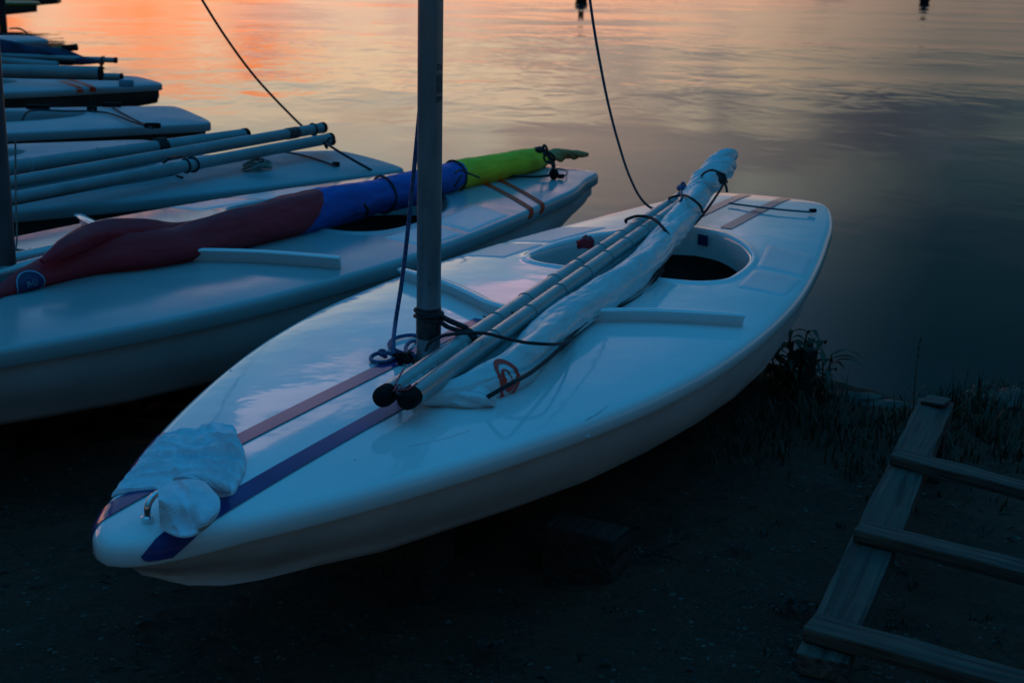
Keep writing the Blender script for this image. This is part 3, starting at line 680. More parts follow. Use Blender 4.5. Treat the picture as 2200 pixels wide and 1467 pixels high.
# round printed emblem, red, half rolled under
def annulus(r0, r1, a0=0, a1=360, n=40, sx=1, c=(0, 0), taper=0):
    V = []; F = []
    for i in range(n + 1):
        a = math.radians(a0 + (a1 - a0) * i / n); k = 1 - taper * abs(i / n - .5) * 2
        rm = (r0 + r1) / 2; h = (r1 - r0) / 2 * k
        for r in (rm - h, rm + h): V.append(Vector((c[0] + r * math.cos(a) * sx, c[1] + r * math.sin(a), 0)))
    for i in range(n): F.append((2 * i, 2 * i + 1, 2 * i + 3, 2 * i + 2))
    return V, F
def find_u(Bn, px, py):
    best = (1e9, 0, 0)
    for ui in range(0, 201):
        for ti in range(0, 72):
            th = 2 * math.pi * ti / 72; q = Bn.surf(ui / 200, th); v = q - Vector((0, 0, CH)); X = PW / 2 + FPX * v.dot(RT) / v.dot(FW); Y = PH / 2 - FPX * v.dot(UP) / v.dot(FW)
            d = math.hypot(X - px, Y - py)
            if d < 14:
                d += v.length * 400
                if d < best[0]: best = (d, ui / 200, th)
    return best[1], best[2]
eu, eth = find_u(B1, 1096, 814)
em = join(annulus(.041, .055, 0, 360, 56), annulus(.014, .040, 100, 245, 30, taper=.9), annulus(.026, .047, 195, 335, 30, c=(.006, .016), taper=.85), annulus(.020, .026, -70, 165, 30, c=(-.008, .002), taper=.6))
em = ([Vector((v.x * 1.45, v.y * 1.12, 0)) for v in em[0]], em[1])
obj('red_emblem', B1.decal(em, eu, eth, 1), M['red'], rs, world=True, smooth=False)
# the small dark red rag tied on the spar
g = [knob(P(1258, 521, DECK + .115), .021, 20, (1.4, 1.2, .9))]
obj('tie_rag', (  [v + Vector((noise.noise(v * 60), noise.noise(v * 60 + Vector((3, 3, 3))), noise.noise(v * 60 + Vector((9, 1, 3))))) * .014 for v in join(*g)[0]], join(*g)[1]), M['sail_red'], rs, world=True)
# black sheet rope running along the sail, and the lashings
def rk(name, pts, r, m=M['rope_black'], parent=None, n=8, seg=8): return obj(name, rope(pts, r, n, seg), m, parent or rs, world=True)
rk('sheet_rope', [P(992, 867, DECK + .008), P(1020, 866, DECK + .010), P(1050, 851, DECK + .042), P(1095, 825, DECK + .078), P(1131, 806, DECK + .072), P(1167, 780, DECK + .062), P(1203, 748, DECK + .055), P(1232, 716, DECK + .050), P(1266, 687, DECK + .045), P(1310, 664, DECK + .03), P(1352, 636, DECK + .03), P(1390, 606, DECK + .035), P(1418, 580, DECK + .04), P(1440, 528, DECK + .07), P(1449, 508, DECK + .085), P(1476, 496, DECK + .06), P(1509, 463, DECK + .07), P(1545, 412, DECK + .12), P(1560, 385, DECK + .15)], .0052)
rk('sheet_rope', [P(1205, 750, DECK + .03), P(1240, 716, DECK + .026), P(1272, 690, DECK + .022), P(1315, 668, DECK + .02), P(1370, 640, DECK + .015), P(1400, 612, DECK + .015), P(1425, 580, DECK + .03)], .0045)
rk('lashing', [P(915, 752, DECK + .07), P(925, 735, DECK + .105), P(950, 722, DECK + .113), P(990, 716, DECK + .115), P(1041, 716, DECK + .118), P(1080, 725, DECK + .120), P(1125, 735, DECK + .118), P(1170, 739, DECK + .112), P(1210, 737, DECK + .075), P(1235, 722, DECK + .03)], .0042)
rk('lashing', [P(1345, 478, DECK + .09), P(1350, 470, DECK + .14), P(1366, 465, DECK + .150), P(1390, 466, DECK + .152), P(1416, 480, DECK + .148), P(1437, 506, DECK + .12), P(1446, 525, DECK + .08)], .0055)
rk('lashing', [P(1435, 432, DECK + .12), P(1443, 424, DECK + .155), P(1462, 420, DECK + .165), P(1486, 427, DECK + .175), P(1502, 440, DECK + .15), P(1510, 456, DECK + .11)], .0048)
rk('lashing', [P(1507, 378, DECK + .20), P(1516, 370, DECK + .22), P(1532, 366, DECK + .235), P(1551, 374, DECK + .225), P(1562, 392, DECK + .17)], .0045)
g = [knob(P(1552, 384, DECK + .20), .016, 12, (1, 1, 1.4)), ring(P(1546, 378, DECK + .215), (1, 0, .4), .015, .004, 14, 6), rope([P(1540, 372, DECK + .23), P(1556, 392, DECK + .2), P(1562, 412, DECK + .15)], .005)]
obj('knot', join(*g), M['rope_black'], rs, world=True)
# gooseneck lashing that ties the spar to the mast
ax = (S1b - S1a).normalized()
ga = L1(MX, MY, 0)
g = [ring(ga + Vector((0, 0, .150)), (.12, 0, 1), MR + .004, .0042), ring(ga + Vector((0, 0, .142)), (-.1, .1, 1), MR + .005, .004), ring(ga + Vector((0, 0, .133)), (.2, .1, 1), MR + .004, .004)]
cS = None
for t in range(401):
    q = S1a.lerp(S1b, t / 400); v = q - Vector((0, 0, CH)); X = PW / 2 + FPX * v.dot(RT) / v.dot(FW)
    if X > 1003: cS = q; break
for k in range(3): g.append(ring(cS + ax * (k - 1) * .011, ax + Vector((.3, -.1 * k, .2)), .0275, .0042))
g.append(rope([ga + Vector((MR, -.01, .142)), (ga + cS) / 2 + Vector((0, 0, .09)), cS + Vector((0, 0, .03))], .007))
g.append(rope([ga + Vector((MR, -.02, .13)), (ga + cS) / 2 + Vector((0, -.01, .075)), cS + Vector((-.01, 0, .02))], .006))
obj('gooseneck_lashing', join(*g), M['rope_black'], rs, world=True)

# ------------------------------------------------------------------ lines of boat 1
top1 = L1(MX, MY, 3.18)
hl_ = [P(846, 762, DECK + .03), P(845, 740, DECK + .05), Q(850, 690, 3.47), Q(864, 600, 3.46), Q(884, 420, 3.44), Q(905, 200, 3.40), Q(923, 0, 3.38), Q(938, -300, 3.37), top1 + Vector((-.03, 0, 0))]
halyard = thing('halyard', 'navy blue rope hanging left of the nearest mast, coiled at its foot', 'rope', tuple(P(845, 765, DECK + .02)), 0)
obj('hanging_line', rope(hl_, .0056, 10, 10), M['rope_navy'], halyard, world=True)
lp = [rope([P(905, 722, DECK + .02), P(880, 720, DECK + .025), P(850, 726, DECK + .026), P(836, 740, DECK + .026), P(850, 752, DECK + .028), P(880, 762, DECK + .026), P(900, 765, DECK + .022)], .0052, 8, 8),
      rope([P(900, 732, DECK + .02), P(882, 734, DECK + .03), P(872, 746, DECK + .03), P(874, 760, DECK + .028)], .0052, 8, 8),
      rope([P(848, 770, DECK + .026), P(825, 778, DECK + .025), P(802, 776, DECK + .025), P(797, 768, DECK + .026), P(808, 760, DECK + .03), P(830, 758, DECK + .03), P(848, 762, DECK + .03)], .0052, 8, 8),
      ring(P(822, 758, DECK + .034), (.3, -.5, 1), .008, .005, 16, 8), ring(P(824, 762, DECK + .032), (.6, .5, .6), .007, .005, 16, 8)]
obj('coil', join(*lp), M['rope_navy'], halyard, world=True)
hl2 = [S1b + Vector((0, 0, .03)), P(1462, 432, DECK + .16), Q(1440, 447, 5.15), Q(1405, 449, 5.08), Q(1378, 428, 5.0), Q(1352, 378, 4.92), Q(1328, 305, 4.82), Q(1306, 220, 4.7), Q(1288, 130, 4.6), Q(1276, 60, 4.52), Q(1266, -10, 4.45), Q(1235, -250, 4.2), Q(1150, -900, 3.7), top1 + Vector((.03, 0, 0))]
hy2 = thing('halyard', 'slack teal line curving down from above to the far spar tips', 'rope', tuple(S1b), 0)
obj('hanging_line', rope(hl2, .0046, 10, 8), M['rope_teal'], hy2, world=True)
obj('knot', join(knob(S1b + Vector((0, 0, .035)), .017, 14, (1, 1.3, .8)), ring(S1b + Vector((.01, 0, .04)), (1, .4, .2), .016, .005, 14, 8)), M['rope_navy'], hy2, world=True)

# ------------------------------------------------------------------ the towel on the bow
def towel():
    t = thing('towel', 'crumpled pale blue terry towel draped over the bow of the nearest boat', 'towel', tuple(L1(.3, .08, .01)), POSE1[2])
    # main cloth: outline in the photo, laid on the deck
    left = [(240, 1050), (262, 1022), (288, 998), (306, 972), (330, 948), (356, 936)]
    right = [(478, 1066), (505, 1057), (513, 1040), (527, 1008), (529, 990), (521, 962), (513, 944), (508, 908)]
    def res(pl, n):
        sp = spline([(a, b, 0) for a, b in pl], 8); L = [0]
        for a, b in zip(sp[:-1], sp[1:]): L.append(L[-1] + (b - a).length)
        q = np.linspace(0, L[-1], n); return list(zip(np.interp(q, L, [p.x for p in sp]), np.interp(q, L, [p.y for p in sp])))
    nv, nu = 110, 130
    Lp, Rp = res(left, nv), res(right, nv)
    inv = F1.inverted(); V = []; 
    topc = [(0, 0), (.15, 0), (.3, -3), (.5, -2), (.62, -5), (.66, -9), (.72, -2), (.85, 6), (.95, 12), (1, 22)]
    for j in range(nv):
        for i in range(nu):
            u, v = i / (nu - 1), j / (nv - 1)
            px = Lp[j][0] * (1 - u) + Rp[j][0] * u; py = Lp[j][1] * (1 - u) + Rp[j][1] * u
            py += np.interp(u, [a for a, _ in topc], [b for _, b in topc]) * v ** 2 * 1.0
            py += -9 * math.sin(u * math.pi) * (1 - v) ** 2
            px += 3.5 * noise.noise(Vector((v * 9, 3, u))) * u; py += 3 * noise.noise(Vector((u * 12, v * 3, 7))) * v
            w_ = P(px, py, DECK + .012); q = inv @ w_
            # developed over the edge
            s = DA.surf(q.x, q.y, .004)
            # folds running along the cloth, deeper towards the right-hand gathered end
            am = .011 + .014 * u ** 1.2
            wv1 = v * 7.5 + .9 * noise.noise(Vector((u * 2.3, v * 2.2, 1))) + .35 * u
            n1 = 1 - min(1, abs(noise.noise(Vector((u * .8, wv1, 2)))) * 3.6)
            n2 = 1 - min(1, abs(noise.noise(Vector((u * 1.8 + v, wv1 * 2.2, 5)))) * 3.4)
            n3 = noise.noise(Vector((u * 26, v * 30, 9)))
            gath = max(0, u - .6) / .4
            hgt = am * (.18 + 1.0 * n1 ** 2 + .5 * n2 ** 1.5) + .0015 * n3 * (.2 + 1.2 * gath) + gath * .008 * noise.noise(Vector((u * 11, v * 8, 4)))
            # a doubled-over hem line
            hgt -= .011 * math.exp(-((v - .44 - .04 * u) / .012) ** 2) * (1 if u < .72 else 0)
            hgt += .004 * (1 / (1 + math.exp(-(v - .44 - .04 * u) * 120)))
            edge = min(1, min(u, 1 - u, v, 1 - v) * 9)
            hgt = max(hgt, .001) * (edge ** .6) + (.001 if edge == 0 else .003)
            V.append(F1 @ (s + Vector((0, 0, hgt))))
    F = [(j * nu + i, j * nu + i + 1, (j + 1) * nu + i + 1, (j + 1) * nu + i) for j in range(nv - 1) for i in range(nu - 1)]
    # underside
    n0 = len(V); V2 = V + [v - Vector((0, 0, .0035)) for v in V]; F2 = F + [tuple(reversed([k + n0 for k in f])) for f in F]
    bd = [i for i in range(nu)] + [j * nu + nu - 1 for j in range(1, nv)] + [(nv - 1) * nu + i for i in range(nu - 2, -1, -1)] + [j * nu for j in range(nv - 2, 0, -1)]
    for a, b in zip(bd, bd[1:] + bd[:1]): F2.append((a, b, b + n0, a + n0))
    obj('cloth', (V2, F2), M['towel'], t, world=True)
    # the flap pulled through and hung over the steel handle
    li = [(343, 1126), (341, 1085), (339, 1046)]; ri = [(452, 1122), (470, 1098), (472, 1072), (455, 1050), (440, 1033)]
    nv, nu = 60, 60; Lp, Rp = res(li, nv), res(ri, nv); V = []
    for j in range(nv):
        for i in range(nu):
            u, v = i / (nu - 1), j / (nv - 1)
            px = Lp[j][0] * (1 - u) + Rp[j][0] * u; py = Lp[j][1] * (1 - u) + Rp[j][1] * u
            py += 26 * math.sin(u * math.pi) ** .8 * (1 - v) ** 3 - 10 * math.sin(u * math.pi) * v ** 3
            hz = .016 + .056 * math.sin(min(1, v * 1.15) * math.pi / 2) ** 1.1 * (1 - .55 * u ** 1.5)
            hz += .006 * noise.noise(Vector((u * 2, v * 2, 4))) + .004 * (1 - min(1, 2.5 * abs(noise.noise(Vector((u * 3.2 + v * 1.5, v * 1.2 - u * .6, 8))))))
            fl = (u - .36 - .50 * (1 - v) ** 1.3 + .10 * math.sin(v * 5)) * 16; hz += .020 / (1 + math.exp(-max(-30, min(30, fl)))) * (1 if v > .1 else v * 10)
            # crease running down from the twist
            pass
            V.append(P(px, py, DECK + max(hz, .012)))
    F = [(j * nu + i, j * nu + i + 1, (j + 1) * nu + i + 1, (j + 1) * nu + i) for j in range(nv - 1) for i in range(nu - 1)]
    n0 = len(V); V2 = V + [v - Vector((0, 0, .004)) for v in V]; F2 = F + [tuple(reversed([k + n0 for k in f])) for f in F]
    bd = [i for i in range(nu)] + [j * nu + nu - 1 for j in range(1, nv)] + [(nv - 1) * nu + i for i in range(nu - 2, -1, -1)] + [j * nu for j in range(nv - 2, 0, -1)]
    for a, b in zip(bd, bd[1:] + bd[:1]): F2.append((a, b, b + n0, a + n0))
    obj('hanging_flap', (V2, F2), M['towel'], t, world=True)
    # roll of twisted cloth between the two
    K = Bundle([(P(372, 1030, DECK + .058), .004), (P(395, 1027, DECK + .060), .010), (P(420, 1030, DECK + .055), .014), (P(445, 1040, DECK + .045), .016), (P(468, 1048, DECK + .035), .014), (P(490, 1052, DECK + .024), .008)], seed=4, folds=.45, twist=30, n=9)
    obj('twist', K.geo(0, 1, 40, 60), M['towel'], t, world=True)
towel()

# ================================================================== boat 2 with the striped sail
POSE2 = (-2.1650, 2.915, 1.030)
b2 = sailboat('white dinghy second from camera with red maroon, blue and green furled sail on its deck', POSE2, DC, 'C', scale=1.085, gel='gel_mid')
F2_ = FR[b2.name]
add_mast(b2, (F2_.inverted() @ P(15, 620, DECK)).x, (F2_.inverted() @ P(15, 620, DECK)).y, 3, 'mast_dark')
for (a, b) in (((1034, 400), (1147, 452)), ((1064, 392), (1171, 441))):
    A_, B_ = F2_.inverted() @ P(*a), F2_.inverted() @ P(*b); e = (B_ - A_).normalized() * .09
    obj('deck_stripe', DC.strip([((A_ - e * 2.0).x, (A_ - e * 2.0).y), ((B_ + e * .55).x, (B_ + e * .55).y)], .030, off=.002, step=.01), M['stripe_red'], b2, label='orange red stripe across the stern deck')
for sg in (-1, 1):
    obj('tread_panel', DC.patch([(2.36, .40 * sg), (2.66, .375 * sg), (2.64, .555 * sg), (2.36, .57 * sg)]), M['tread'], b2)
    obj('tread_panel', DC.patch([(2.675, .375 * sg), (3.08, .30 * sg), (3.03, .495 * sg), (2.655, .553 * sg)]), M['tread'], b2)
obj('stern_block', join(knob(P(1190, 374, DECK + .035), .022, 14, (1, 1, 1.2)), rope([P(1186, 350, DECK + .08), P(1190, 365, DECK + .06), P(1196, 378, DECK + .03)], .007)), M['black'], b2, world=True)
obj('traveller_line', join(rope([P(1010, 372, DECK + .02), P(1090, 378, DECK + .03), P(1150, 380, DECK + .03), P(1192, 376, DECK + .03)], .006), rope([P(1195, 362, DECK + .03), P(1213, 366, DECK + .022), P(1218, 374, DECK + .022), P(1206, 383, DECK + .022)], .003)), M['rope_black'], b2, world=True)
obj('cleat', xf(box(.03, .02, .02, .005), Matrix.Translation(P(1205, 384, DECK + .012))), M['black'], b2, world=True)

fs = thing('furled_sail', 'furled sail with maroon, blue and bright green panels tied with black cord', 'sail', tuple(P(600, 480, DECK)), 0)
def K2(x, t, b, k=1.0):
    q = P(x, (t + b) / 2, DECK + .08); r = (b - t) / 2 * q.y / FPX * 1.0 * k
    return (P(x, (t + b) / 2, DECK + max(.02, r * .95) + .012), r)
ks = [K2(-60, 640, 665), K2(0, 612, 643), K2(50, 578, 633), K2(110, 548, 616), K2(200, 512, 596), K2(300, 492, 585), K2(380, 486, 571), K2(450, 466, 554), K2(550, 437, 530), K2(640, 412, 506), K2(720, 397, 485), K2(800, 385, 462), K2(890, 366, 440), K2(975, 347, 412), K2(1040, 335, 396), K2(1100, 325, 383), K2(1150, 319, 366), K2(1172, 322, 352), K2(1200, 319, 349), K2(1235, 323, 343), K2(1262, 326, 337)]
B2 = Bundle(ks, seed=1, folds=.115, twist=.8, n=8)
m2 = len(ks) - 1
def ux(i): return i / m2
obj('sail_panel', B2.geo(0, ux(9.1), 72, 190, seam1=.018, cap1=False), M['sail_red'], fs, world=True, label='maroon sail panel')
obj('sail_panel', B2.geo(ux(9.1), ux(13.0), 72, 90, seam0=.018, seam1=.006, cap0=False, cap1=False), M['sail_blue'], fs, world=True, label='blue sail panel')
obj('sail_panel', B2.geo(ux(13.0), ux(16.6), 72, 80, seam0=.006, cap0=False), M['sail_green'], fs, world=True, label='bright green sail panel')
BT = Bundle([(k[0], k[1] * .92) for k in ks[16:]], seed=3, folds=.40, twist=22, n=10)
obj('sail_tail', BT.geo(0, 1, 60, 60), M['sail_brown'], fs, world=True)
# loose fold lying on the far side
BF = Bundle([(P(90, 562, DECK + .10), .012), (P(140, 532, DECK + .13), .035), (P(190, 508, DECK + .14), .045), (P(240, 497, DECK + .14), .050), (P(310, 495, DECK + .13), .046), (P(370, 492, DECK + .11), .028), (P(430, 478, DECK + .10), .012)], seed=6, folds=.12, twist=2, n=9, flat=.8)
obj('loose_fold', BF.geo(0, 1, 60, 120), M['sail_red'], fs, world=True)
def k_ring(u, k=1.06, t=.005, tilt=.25, Bn=B2):
    i = int(u * (Bn.m - 1)); return ring(Bn.p[i], Bn.fr[i][0] + Vector((tilt, 0, 0)), Bn.R[i] * k, t, 40, 6, .004)
for u in (ux(11.3), ux(13.05), ux(16.4), ux(16.75)):
    obj('tie', k_ring(u), M['rope_black'], fs, world=True)
g = [knob(P(1160, 322, DECK + .13), .020, 12, (1.2, 1, .8)), ring(P(1172, 322, DECK + .13), (1, .4, .3), .022, .006, 14, 6), ring(P(1180, 340, DECK + .09), (.4, 1, .3), .026, .006, 14, 6), rope([P(1168, 330, DECK + .12), P(1188, 345, DECK + .08), P(1192, 360, DECK + .05)], .006)]
obj('knot', join(*g), M['rope_black'], fs, world=True)
g = [rope([P(978, 372, DECK + .15), P(990, 366, DECK + .15), P(1010, 374, DECK + .13), P(1030, 382, DECK + .11)], .004), rope([P(975, 402, DECK + .09), P(985, 388, DECK + .12), P(992, 376, DECK + .14)], .004), rope([P(783, 440, DECK + .1), P(790, 455, DECK + .06), P(782, 470, DECK + .03)], .006)]
for gk in g: obj('cord_end', gk, M['rope_black'], fs, world=True)
for (a, b) in (((-60, 578), (330, 496)), ((-60, 606), (180, 545))):
    sp = obj('spar', straight(P(*a, DECK + .05), P(*b, DECK + .06), .024, 24, 10), M['alu'], fs, world=True)
# oval badge
eu, eth = find_u(B2, 66, 618)
def ell(rx, ry, n=36): 
    V = [Vector((0, 0, 0))]; F = []
    for rr in (.5, 1):
        V += [Vector((rx * rr * math.cos(2 * math.pi * i / n), ry * rr * math.sin(2 * math.pi * i / n), 0)) for i in range(n)]
    F = [(0, 1 + i, 1 + (i + 1) % n) for i in range(n)] + [(1 + i, 1 + n + i, 1 + n + (i + 1) % n, 1 + (i + 1) % n) for i in range(n)]
    return V, F
bdg = obj('badge', B2.decal(ell(.086, .048), eu, eth, 1, .003), M['navy'], fs, world=True, smooth=False)
rg = annulus(.9, 1.0, 0, 360, 48); rg = ([Vector((v.x * .090, v.y * .051, 0)) for v in rg[0]], rg[1])
obj('badge_rim', B2.decal(rg, eu, eth, 1, .0045), M['lightblue'], bdg, world=True, smooth=False)
tg = text_geo('PHU', .030)
obj('badge_lettering', ([B2.surf(eu + (v.x + .012) / B2.L[-1], eth + (v.y + .012) / .04 * (1), .005) for v in tg[0]], tg[1]), M['lightblue'], bdg, world=True, smooth=False)
# cord tying the mast of boat 2 to its spar
ty = thing('lashing_cord', 'frayed pale cord tied from the dark mast at the left edge to the spar end', 'cord', tuple(P(60, 550, DECK)), 0)
obj('cord', join(rope([Q(33, 300, 4.4), Q(34, 420, 4.4), Q(36, 520, 4.4), Q(33, 537, 4.4)], .003), rope([Q(30, 536, 4.4), Q(50, 539, 4.42), Q(66, 541, 4.45), Q(90, 548, 4.5), Q(108, 552, 4.5)], .005), ring(Q(66, 541, 4.44), (1, 0, .3), .010, .003, 12, 6)), M['rope_grey'], ty, world=True)

# ================================================================== boat 3 carrying bare spars
POSE3 = (-4.15, 4.55, .600)
b3 = sailboat('white dinghy third from camera carrying three bare spars, stern over the water', POSE3, DB, 'B', rail=False, gel='gel_dim_matte', hull='hull_dark')
add_mast(b3, 1.15, 0, 3.2)
obj('traveller_line', rope([P(600, 325, DECK + .025), P(650, 334, DECK + .025), P(690, 346, DECK + .025), P(722, 357, DECK + .02)], .005), M['rope_black'], b3, world=True)
obj('cleat', xf(box(.035, .022, .022, .006), Matrix.Translation(P(722, 358, DECK + .012))), M['black'], b3, world=True)
sb = thing('spar_set', 'three bare grey aluminium spars laid together on the third boat', 'spars', tuple(P(400, 380, DECK)), 0)
TA = (P(-60, 372, DECK + .10), P(526, 291, DECK + .13)); TB = (P(-40, 404, DECK + .10), P(692, 275, DECK + .14)); TC = (P(-40, 440, DECK + .07), P(708, 298, DECK + .10))
for k, (a, b, r) in enumerate(((*TA, .032), (*TB, .026), (*TC, .026))):
    sp = obj('spar', straight(a, b, r, 28, 20), M['alu_dim'], sb, world=True); ax = (b - a).normalized()
    obj('end_cap', straight(b - ax * .01, b + ax * .012, r * 1.06, 28, 2), M['black'], sp, world=True)
    for u in ([.18, .42] if k == 0 else []): obj('sail_clip', ring(a.lerp(b, u), ax, r + .001, .0022), M['sail_grey'], sp, world=True)
g = [ring(TA[0].lerp(TA[1], .64 + .006 * k), (TA[1] - TA[0]) + Vector((0, .5 * (-1) ** k, 0)), .036, .006, 28, 6) for k in range(6)]
obj('lashing', join(*g), M['rope_black'], sb, world=True)
g = [straight(TB[0].lerp(TB[1], .868), TB[0].lerp(TB[1], .905), .0285, 24, 3)] + [ring(TB[0].lerp(TB[1], .965), TB[1] - TB[0], .028, .005, 24, 6)]
for gk in g: obj('lashing', gk, M['tape'], sb, world=True)
g = [ring(TC[0].lerp(TC[1], .515), TC[1] - TC[0] + Vector((.3, 0, 0)), .029, .005, 24, 6), ring(TC[0].lerp(TC[1], .535), TC[1] - TC[0] + Vector((-.6, 0, 0)), .031, .005, 24, 6)]
g += [rope([P(350, 352, DECK + .1), P(362, 342, DECK + .12), P(385, 338, DECK + .15), P(398, 336, DECK + .14)], .005), rope([P(348, 358, DECK + .05), P(344, 374, DECK + .02), P(320, 382, DECK + .02), P(280, 386, DECK + .02), P(262, 392, DECK + .02)], .006), rope([P(344, 376, DECK + .03), P(368, 376, DECK + .02), P(392, 382, DECK + .02)], .006), rope([P(345, 370, DECK + .04), P(325, 380, DECK + .03), P(300, 380, DECK + .02), P(285, 380, DECK + .04)], .006)]
obj('lashing', join(*g), M['rope_black'], sb, world=True)
g = []
for k in range(9):
    c = P(545 + random.uniform(-26, 26), 357 + random.uniform(-6, 6), DECK + .024 + .004 * k); g.append(ring(c, (random.uniform(-.3, .3), random.uniform(-.3, .3), 1), random.uniform(.03, .06), .005, 24, 6, .004))
g.append(rope([P(530, 350, DECK + .03), P(560, 335, DECK + .03), P(620, 322, DECK + .05), P(670, 312, DECK + .07), P(695, 304, DECK + .08)], .005))
single('rope_coil', join(*g), M['rope_grey'], 'tangled thin grey rope coil on the stern deck of the third boat', 'rope')
for gk in (ring(P(712, 304, DECK + .10), (0, 1, .3), .018, .005, 16, 6), ring(P(700, 312, DECK + .09), (1, .5, .3), .016, .005, 16, 6)): obj('end_loop', gk, M['rope_black'], sb, world=True)
top3 = FR[b3.name] @ Vector((1.15, 0, DECK + 3.15))
h3 = thing('halyard', 'thin dark line slanting down from the upper left to the stern of the third boat', 'rope', tuple(P(808, 372, DECK)), 0)
obj('hanging_line', rope([P(812, 374, DECK - .02), P(760, 345, DECK + .06), P(715, 318, DECK + .11), Q(692, 300, 7.0), Q(655, 276, 6.98), Q(620, 243, 6.95), Q(550, 168, 6.9), Q(490, 88, 6.8), Q(434, 0, 6.7), Q(380, -95, 6.6), Q(100, -620, 6.0), top3], .0062, 8, 6), M['rope_black'], h3, world=True)

# ================================================================== boat 4, wide stern
POSE4 = (-5.72, 6.72, .470)
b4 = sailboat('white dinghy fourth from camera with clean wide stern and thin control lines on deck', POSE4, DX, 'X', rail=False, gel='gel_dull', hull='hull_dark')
add_mast(b4, 1.15, 0, 3.2)
ln = join(rope([P(48, 258, DECK + .0), P(55, 245, DECK + .03), P(80, 237, DECK + .03), P(140, 239, DECK + .03), P(200, 239, DECK + .03)], .006), rope([P(200, 240, DECK + .03), P(225, 242, DECK + .03), P(290, 264, DECK + .03), P(328, 276, DECK + .03)], .006), rope([P(242, 232, DECK + .03), P(285, 256, DECK + .03), P(328, 276, DECK + .03)], .006), rope([P(193, 218, DECK + .09), P(198, 230, DECK + .05), P(200, 238, DECK + .03)], .004))
obj('control_line', ln, M['rope_black'], b4, world=True)
for px, py, L in ((82, 236, .14), (198, 239, .06), (240, 231, .12), (328, 276, .09)):
    obj('cleat', xf(box(L, .035, .03, .01), Matrix.Translation(P(px, py, DECK + .02))), M['black'], b4, world=True)
# ================================================================== small boat wedged between the third and fourth
c9 = P(325, 300, DECK); y9 = .60
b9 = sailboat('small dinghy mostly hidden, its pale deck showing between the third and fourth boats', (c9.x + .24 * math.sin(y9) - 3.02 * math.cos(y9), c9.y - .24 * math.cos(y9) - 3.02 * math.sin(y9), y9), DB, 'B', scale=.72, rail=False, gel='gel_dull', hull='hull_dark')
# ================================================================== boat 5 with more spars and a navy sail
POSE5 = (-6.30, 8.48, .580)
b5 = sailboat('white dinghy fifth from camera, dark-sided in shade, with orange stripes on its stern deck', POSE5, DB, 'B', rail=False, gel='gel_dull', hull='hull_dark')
add_mast(b5, 1.15, 0, 3.2)
f5 = FR[b5.name].inverted()
for a, b in (((150, 178), (245, 198)), ((130, 180), (215, 200))):
    A_, B_ = f5 @ P(*a), f5 @ P(*b)
    obj('deck_stripe', DB.strip([(A_.x, A_.y), (B_.x, B_.y)], .05, off=.003), M['stripe_red'], b5)
obj('cleat', xf(box(.10, .05, .05, .012), Matrix.Translation(P(272, 187, DECK + .03))), M['lightblue'], b5, world=True)
s5 = thing('spar_set', 'two stout grey spars with dark ends laid on the fifth boat deck', 'spars', tuple(P(120, 175, DECK)), 0)
for a, b, r in ((P(-60, 152, DECK + .16), P(214, 158, DECK + .16), .046), (P(-60, 158, DECK + .08), P(259, 166, DECK + .08), .026)):
    ax = (b - a).normalized(); sp = obj('spar', straight(a, b, r, 24, 10), M['alu_dim'], s5, world=True)
    obj('end_cap', straight(b, b + ax * .015, r * 1.04, 24, 2), M['black'], sp, world=True)
n5 = thing('furled_sail', 'dark navy sail loosely furled round a grey spar at the upper left', 'sail', tuple(P(80, 140, DECK)), 0)
BN = Bundle([(Q(-70, 112, 11.6), .12), (Q(0, 112, 11.6), .10), (Q(60, 118, 11.6), .085), (Q(110, 122, 11.5), .07), (Q(150, 127, 11.5), .055), (Q(185, 132, 11.4), .03), (Q(215, 134, 11.4), .012)], seed=3, folds=.2, twist=2, n=8)
obj('sailcloth', BN.geo(0, 1, 48, 90), M['sail_navy'], n5, world=True)
a, b = Q(-60, 118, 11.5), Q(246, 130, 11.4); sp = obj('spar', straight(a, b, .022, 20, 6), M['alu_dim'], n5, world=True); obj('end_cap', straight(b, b + (b - a).normalized() * .02, .024, 20, 2), M['black'], sp, world=True)
a, b = Q(-60, 128, 11.2), Q(125, 142, 11.2); obj('spar', straight(a, b, .035, 20, 6), M['alu_dim'], n5, world=True)
a, b = Q(60, 112, 11.9), Q(166, 102, 11.9); sp = obj('spar', straight(a, b, .020, 20, 6), M['green_paint'], n5, world=True, label='dark green capped spar'); obj('end_cap', straight(b - (b - a).normalized() * .12, b, .028, 20, 2), M['black'], sp, world=True)
obj('tie', join(ring(Q(220, 131, 11.4), (1, 0, 0), .03, .008, 16, 6), rope([Q(212, 134, 11.4), Q(218, 142, 11.4), Q(224, 149, 11.4)], .008), rope([Q(222, 128, 11.4), Q(224, 121, 11.4)], .006)), M['rope_black'], n5, world=True)
# ================================================================== boats at the far upper left
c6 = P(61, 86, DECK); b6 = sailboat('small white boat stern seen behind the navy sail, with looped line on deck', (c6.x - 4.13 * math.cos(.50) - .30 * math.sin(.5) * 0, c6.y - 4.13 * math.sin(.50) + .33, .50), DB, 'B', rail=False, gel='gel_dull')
obj('deck_line', join(rope([Q(20, 62, 16), Q(42, 62, 16), Q(56, 70, 16), Q(67, 84, 16)], .009), rope([Q(30, 61, 16.1), Q(50, 66, 16.1), Q(60, 76, 16.1), Q(68, 86, 16.1)], .008), rope([Q(0, 78, 15.9), Q(22, 76, 15.9), Q(44, 85, 15.9)], .018)), M['rope_black'], b6, world=True)
c7 = P(60, 6, DECK); b7 = sailboat('dark-sided distant boat end, in the top left corner of the view', (c7.x - 4.10 * math.cos(.35), c7.y - 4.10 * math.sin(.35) + .3, .35), DB, 'B', rail=False, gel='green_paint', hull='well')
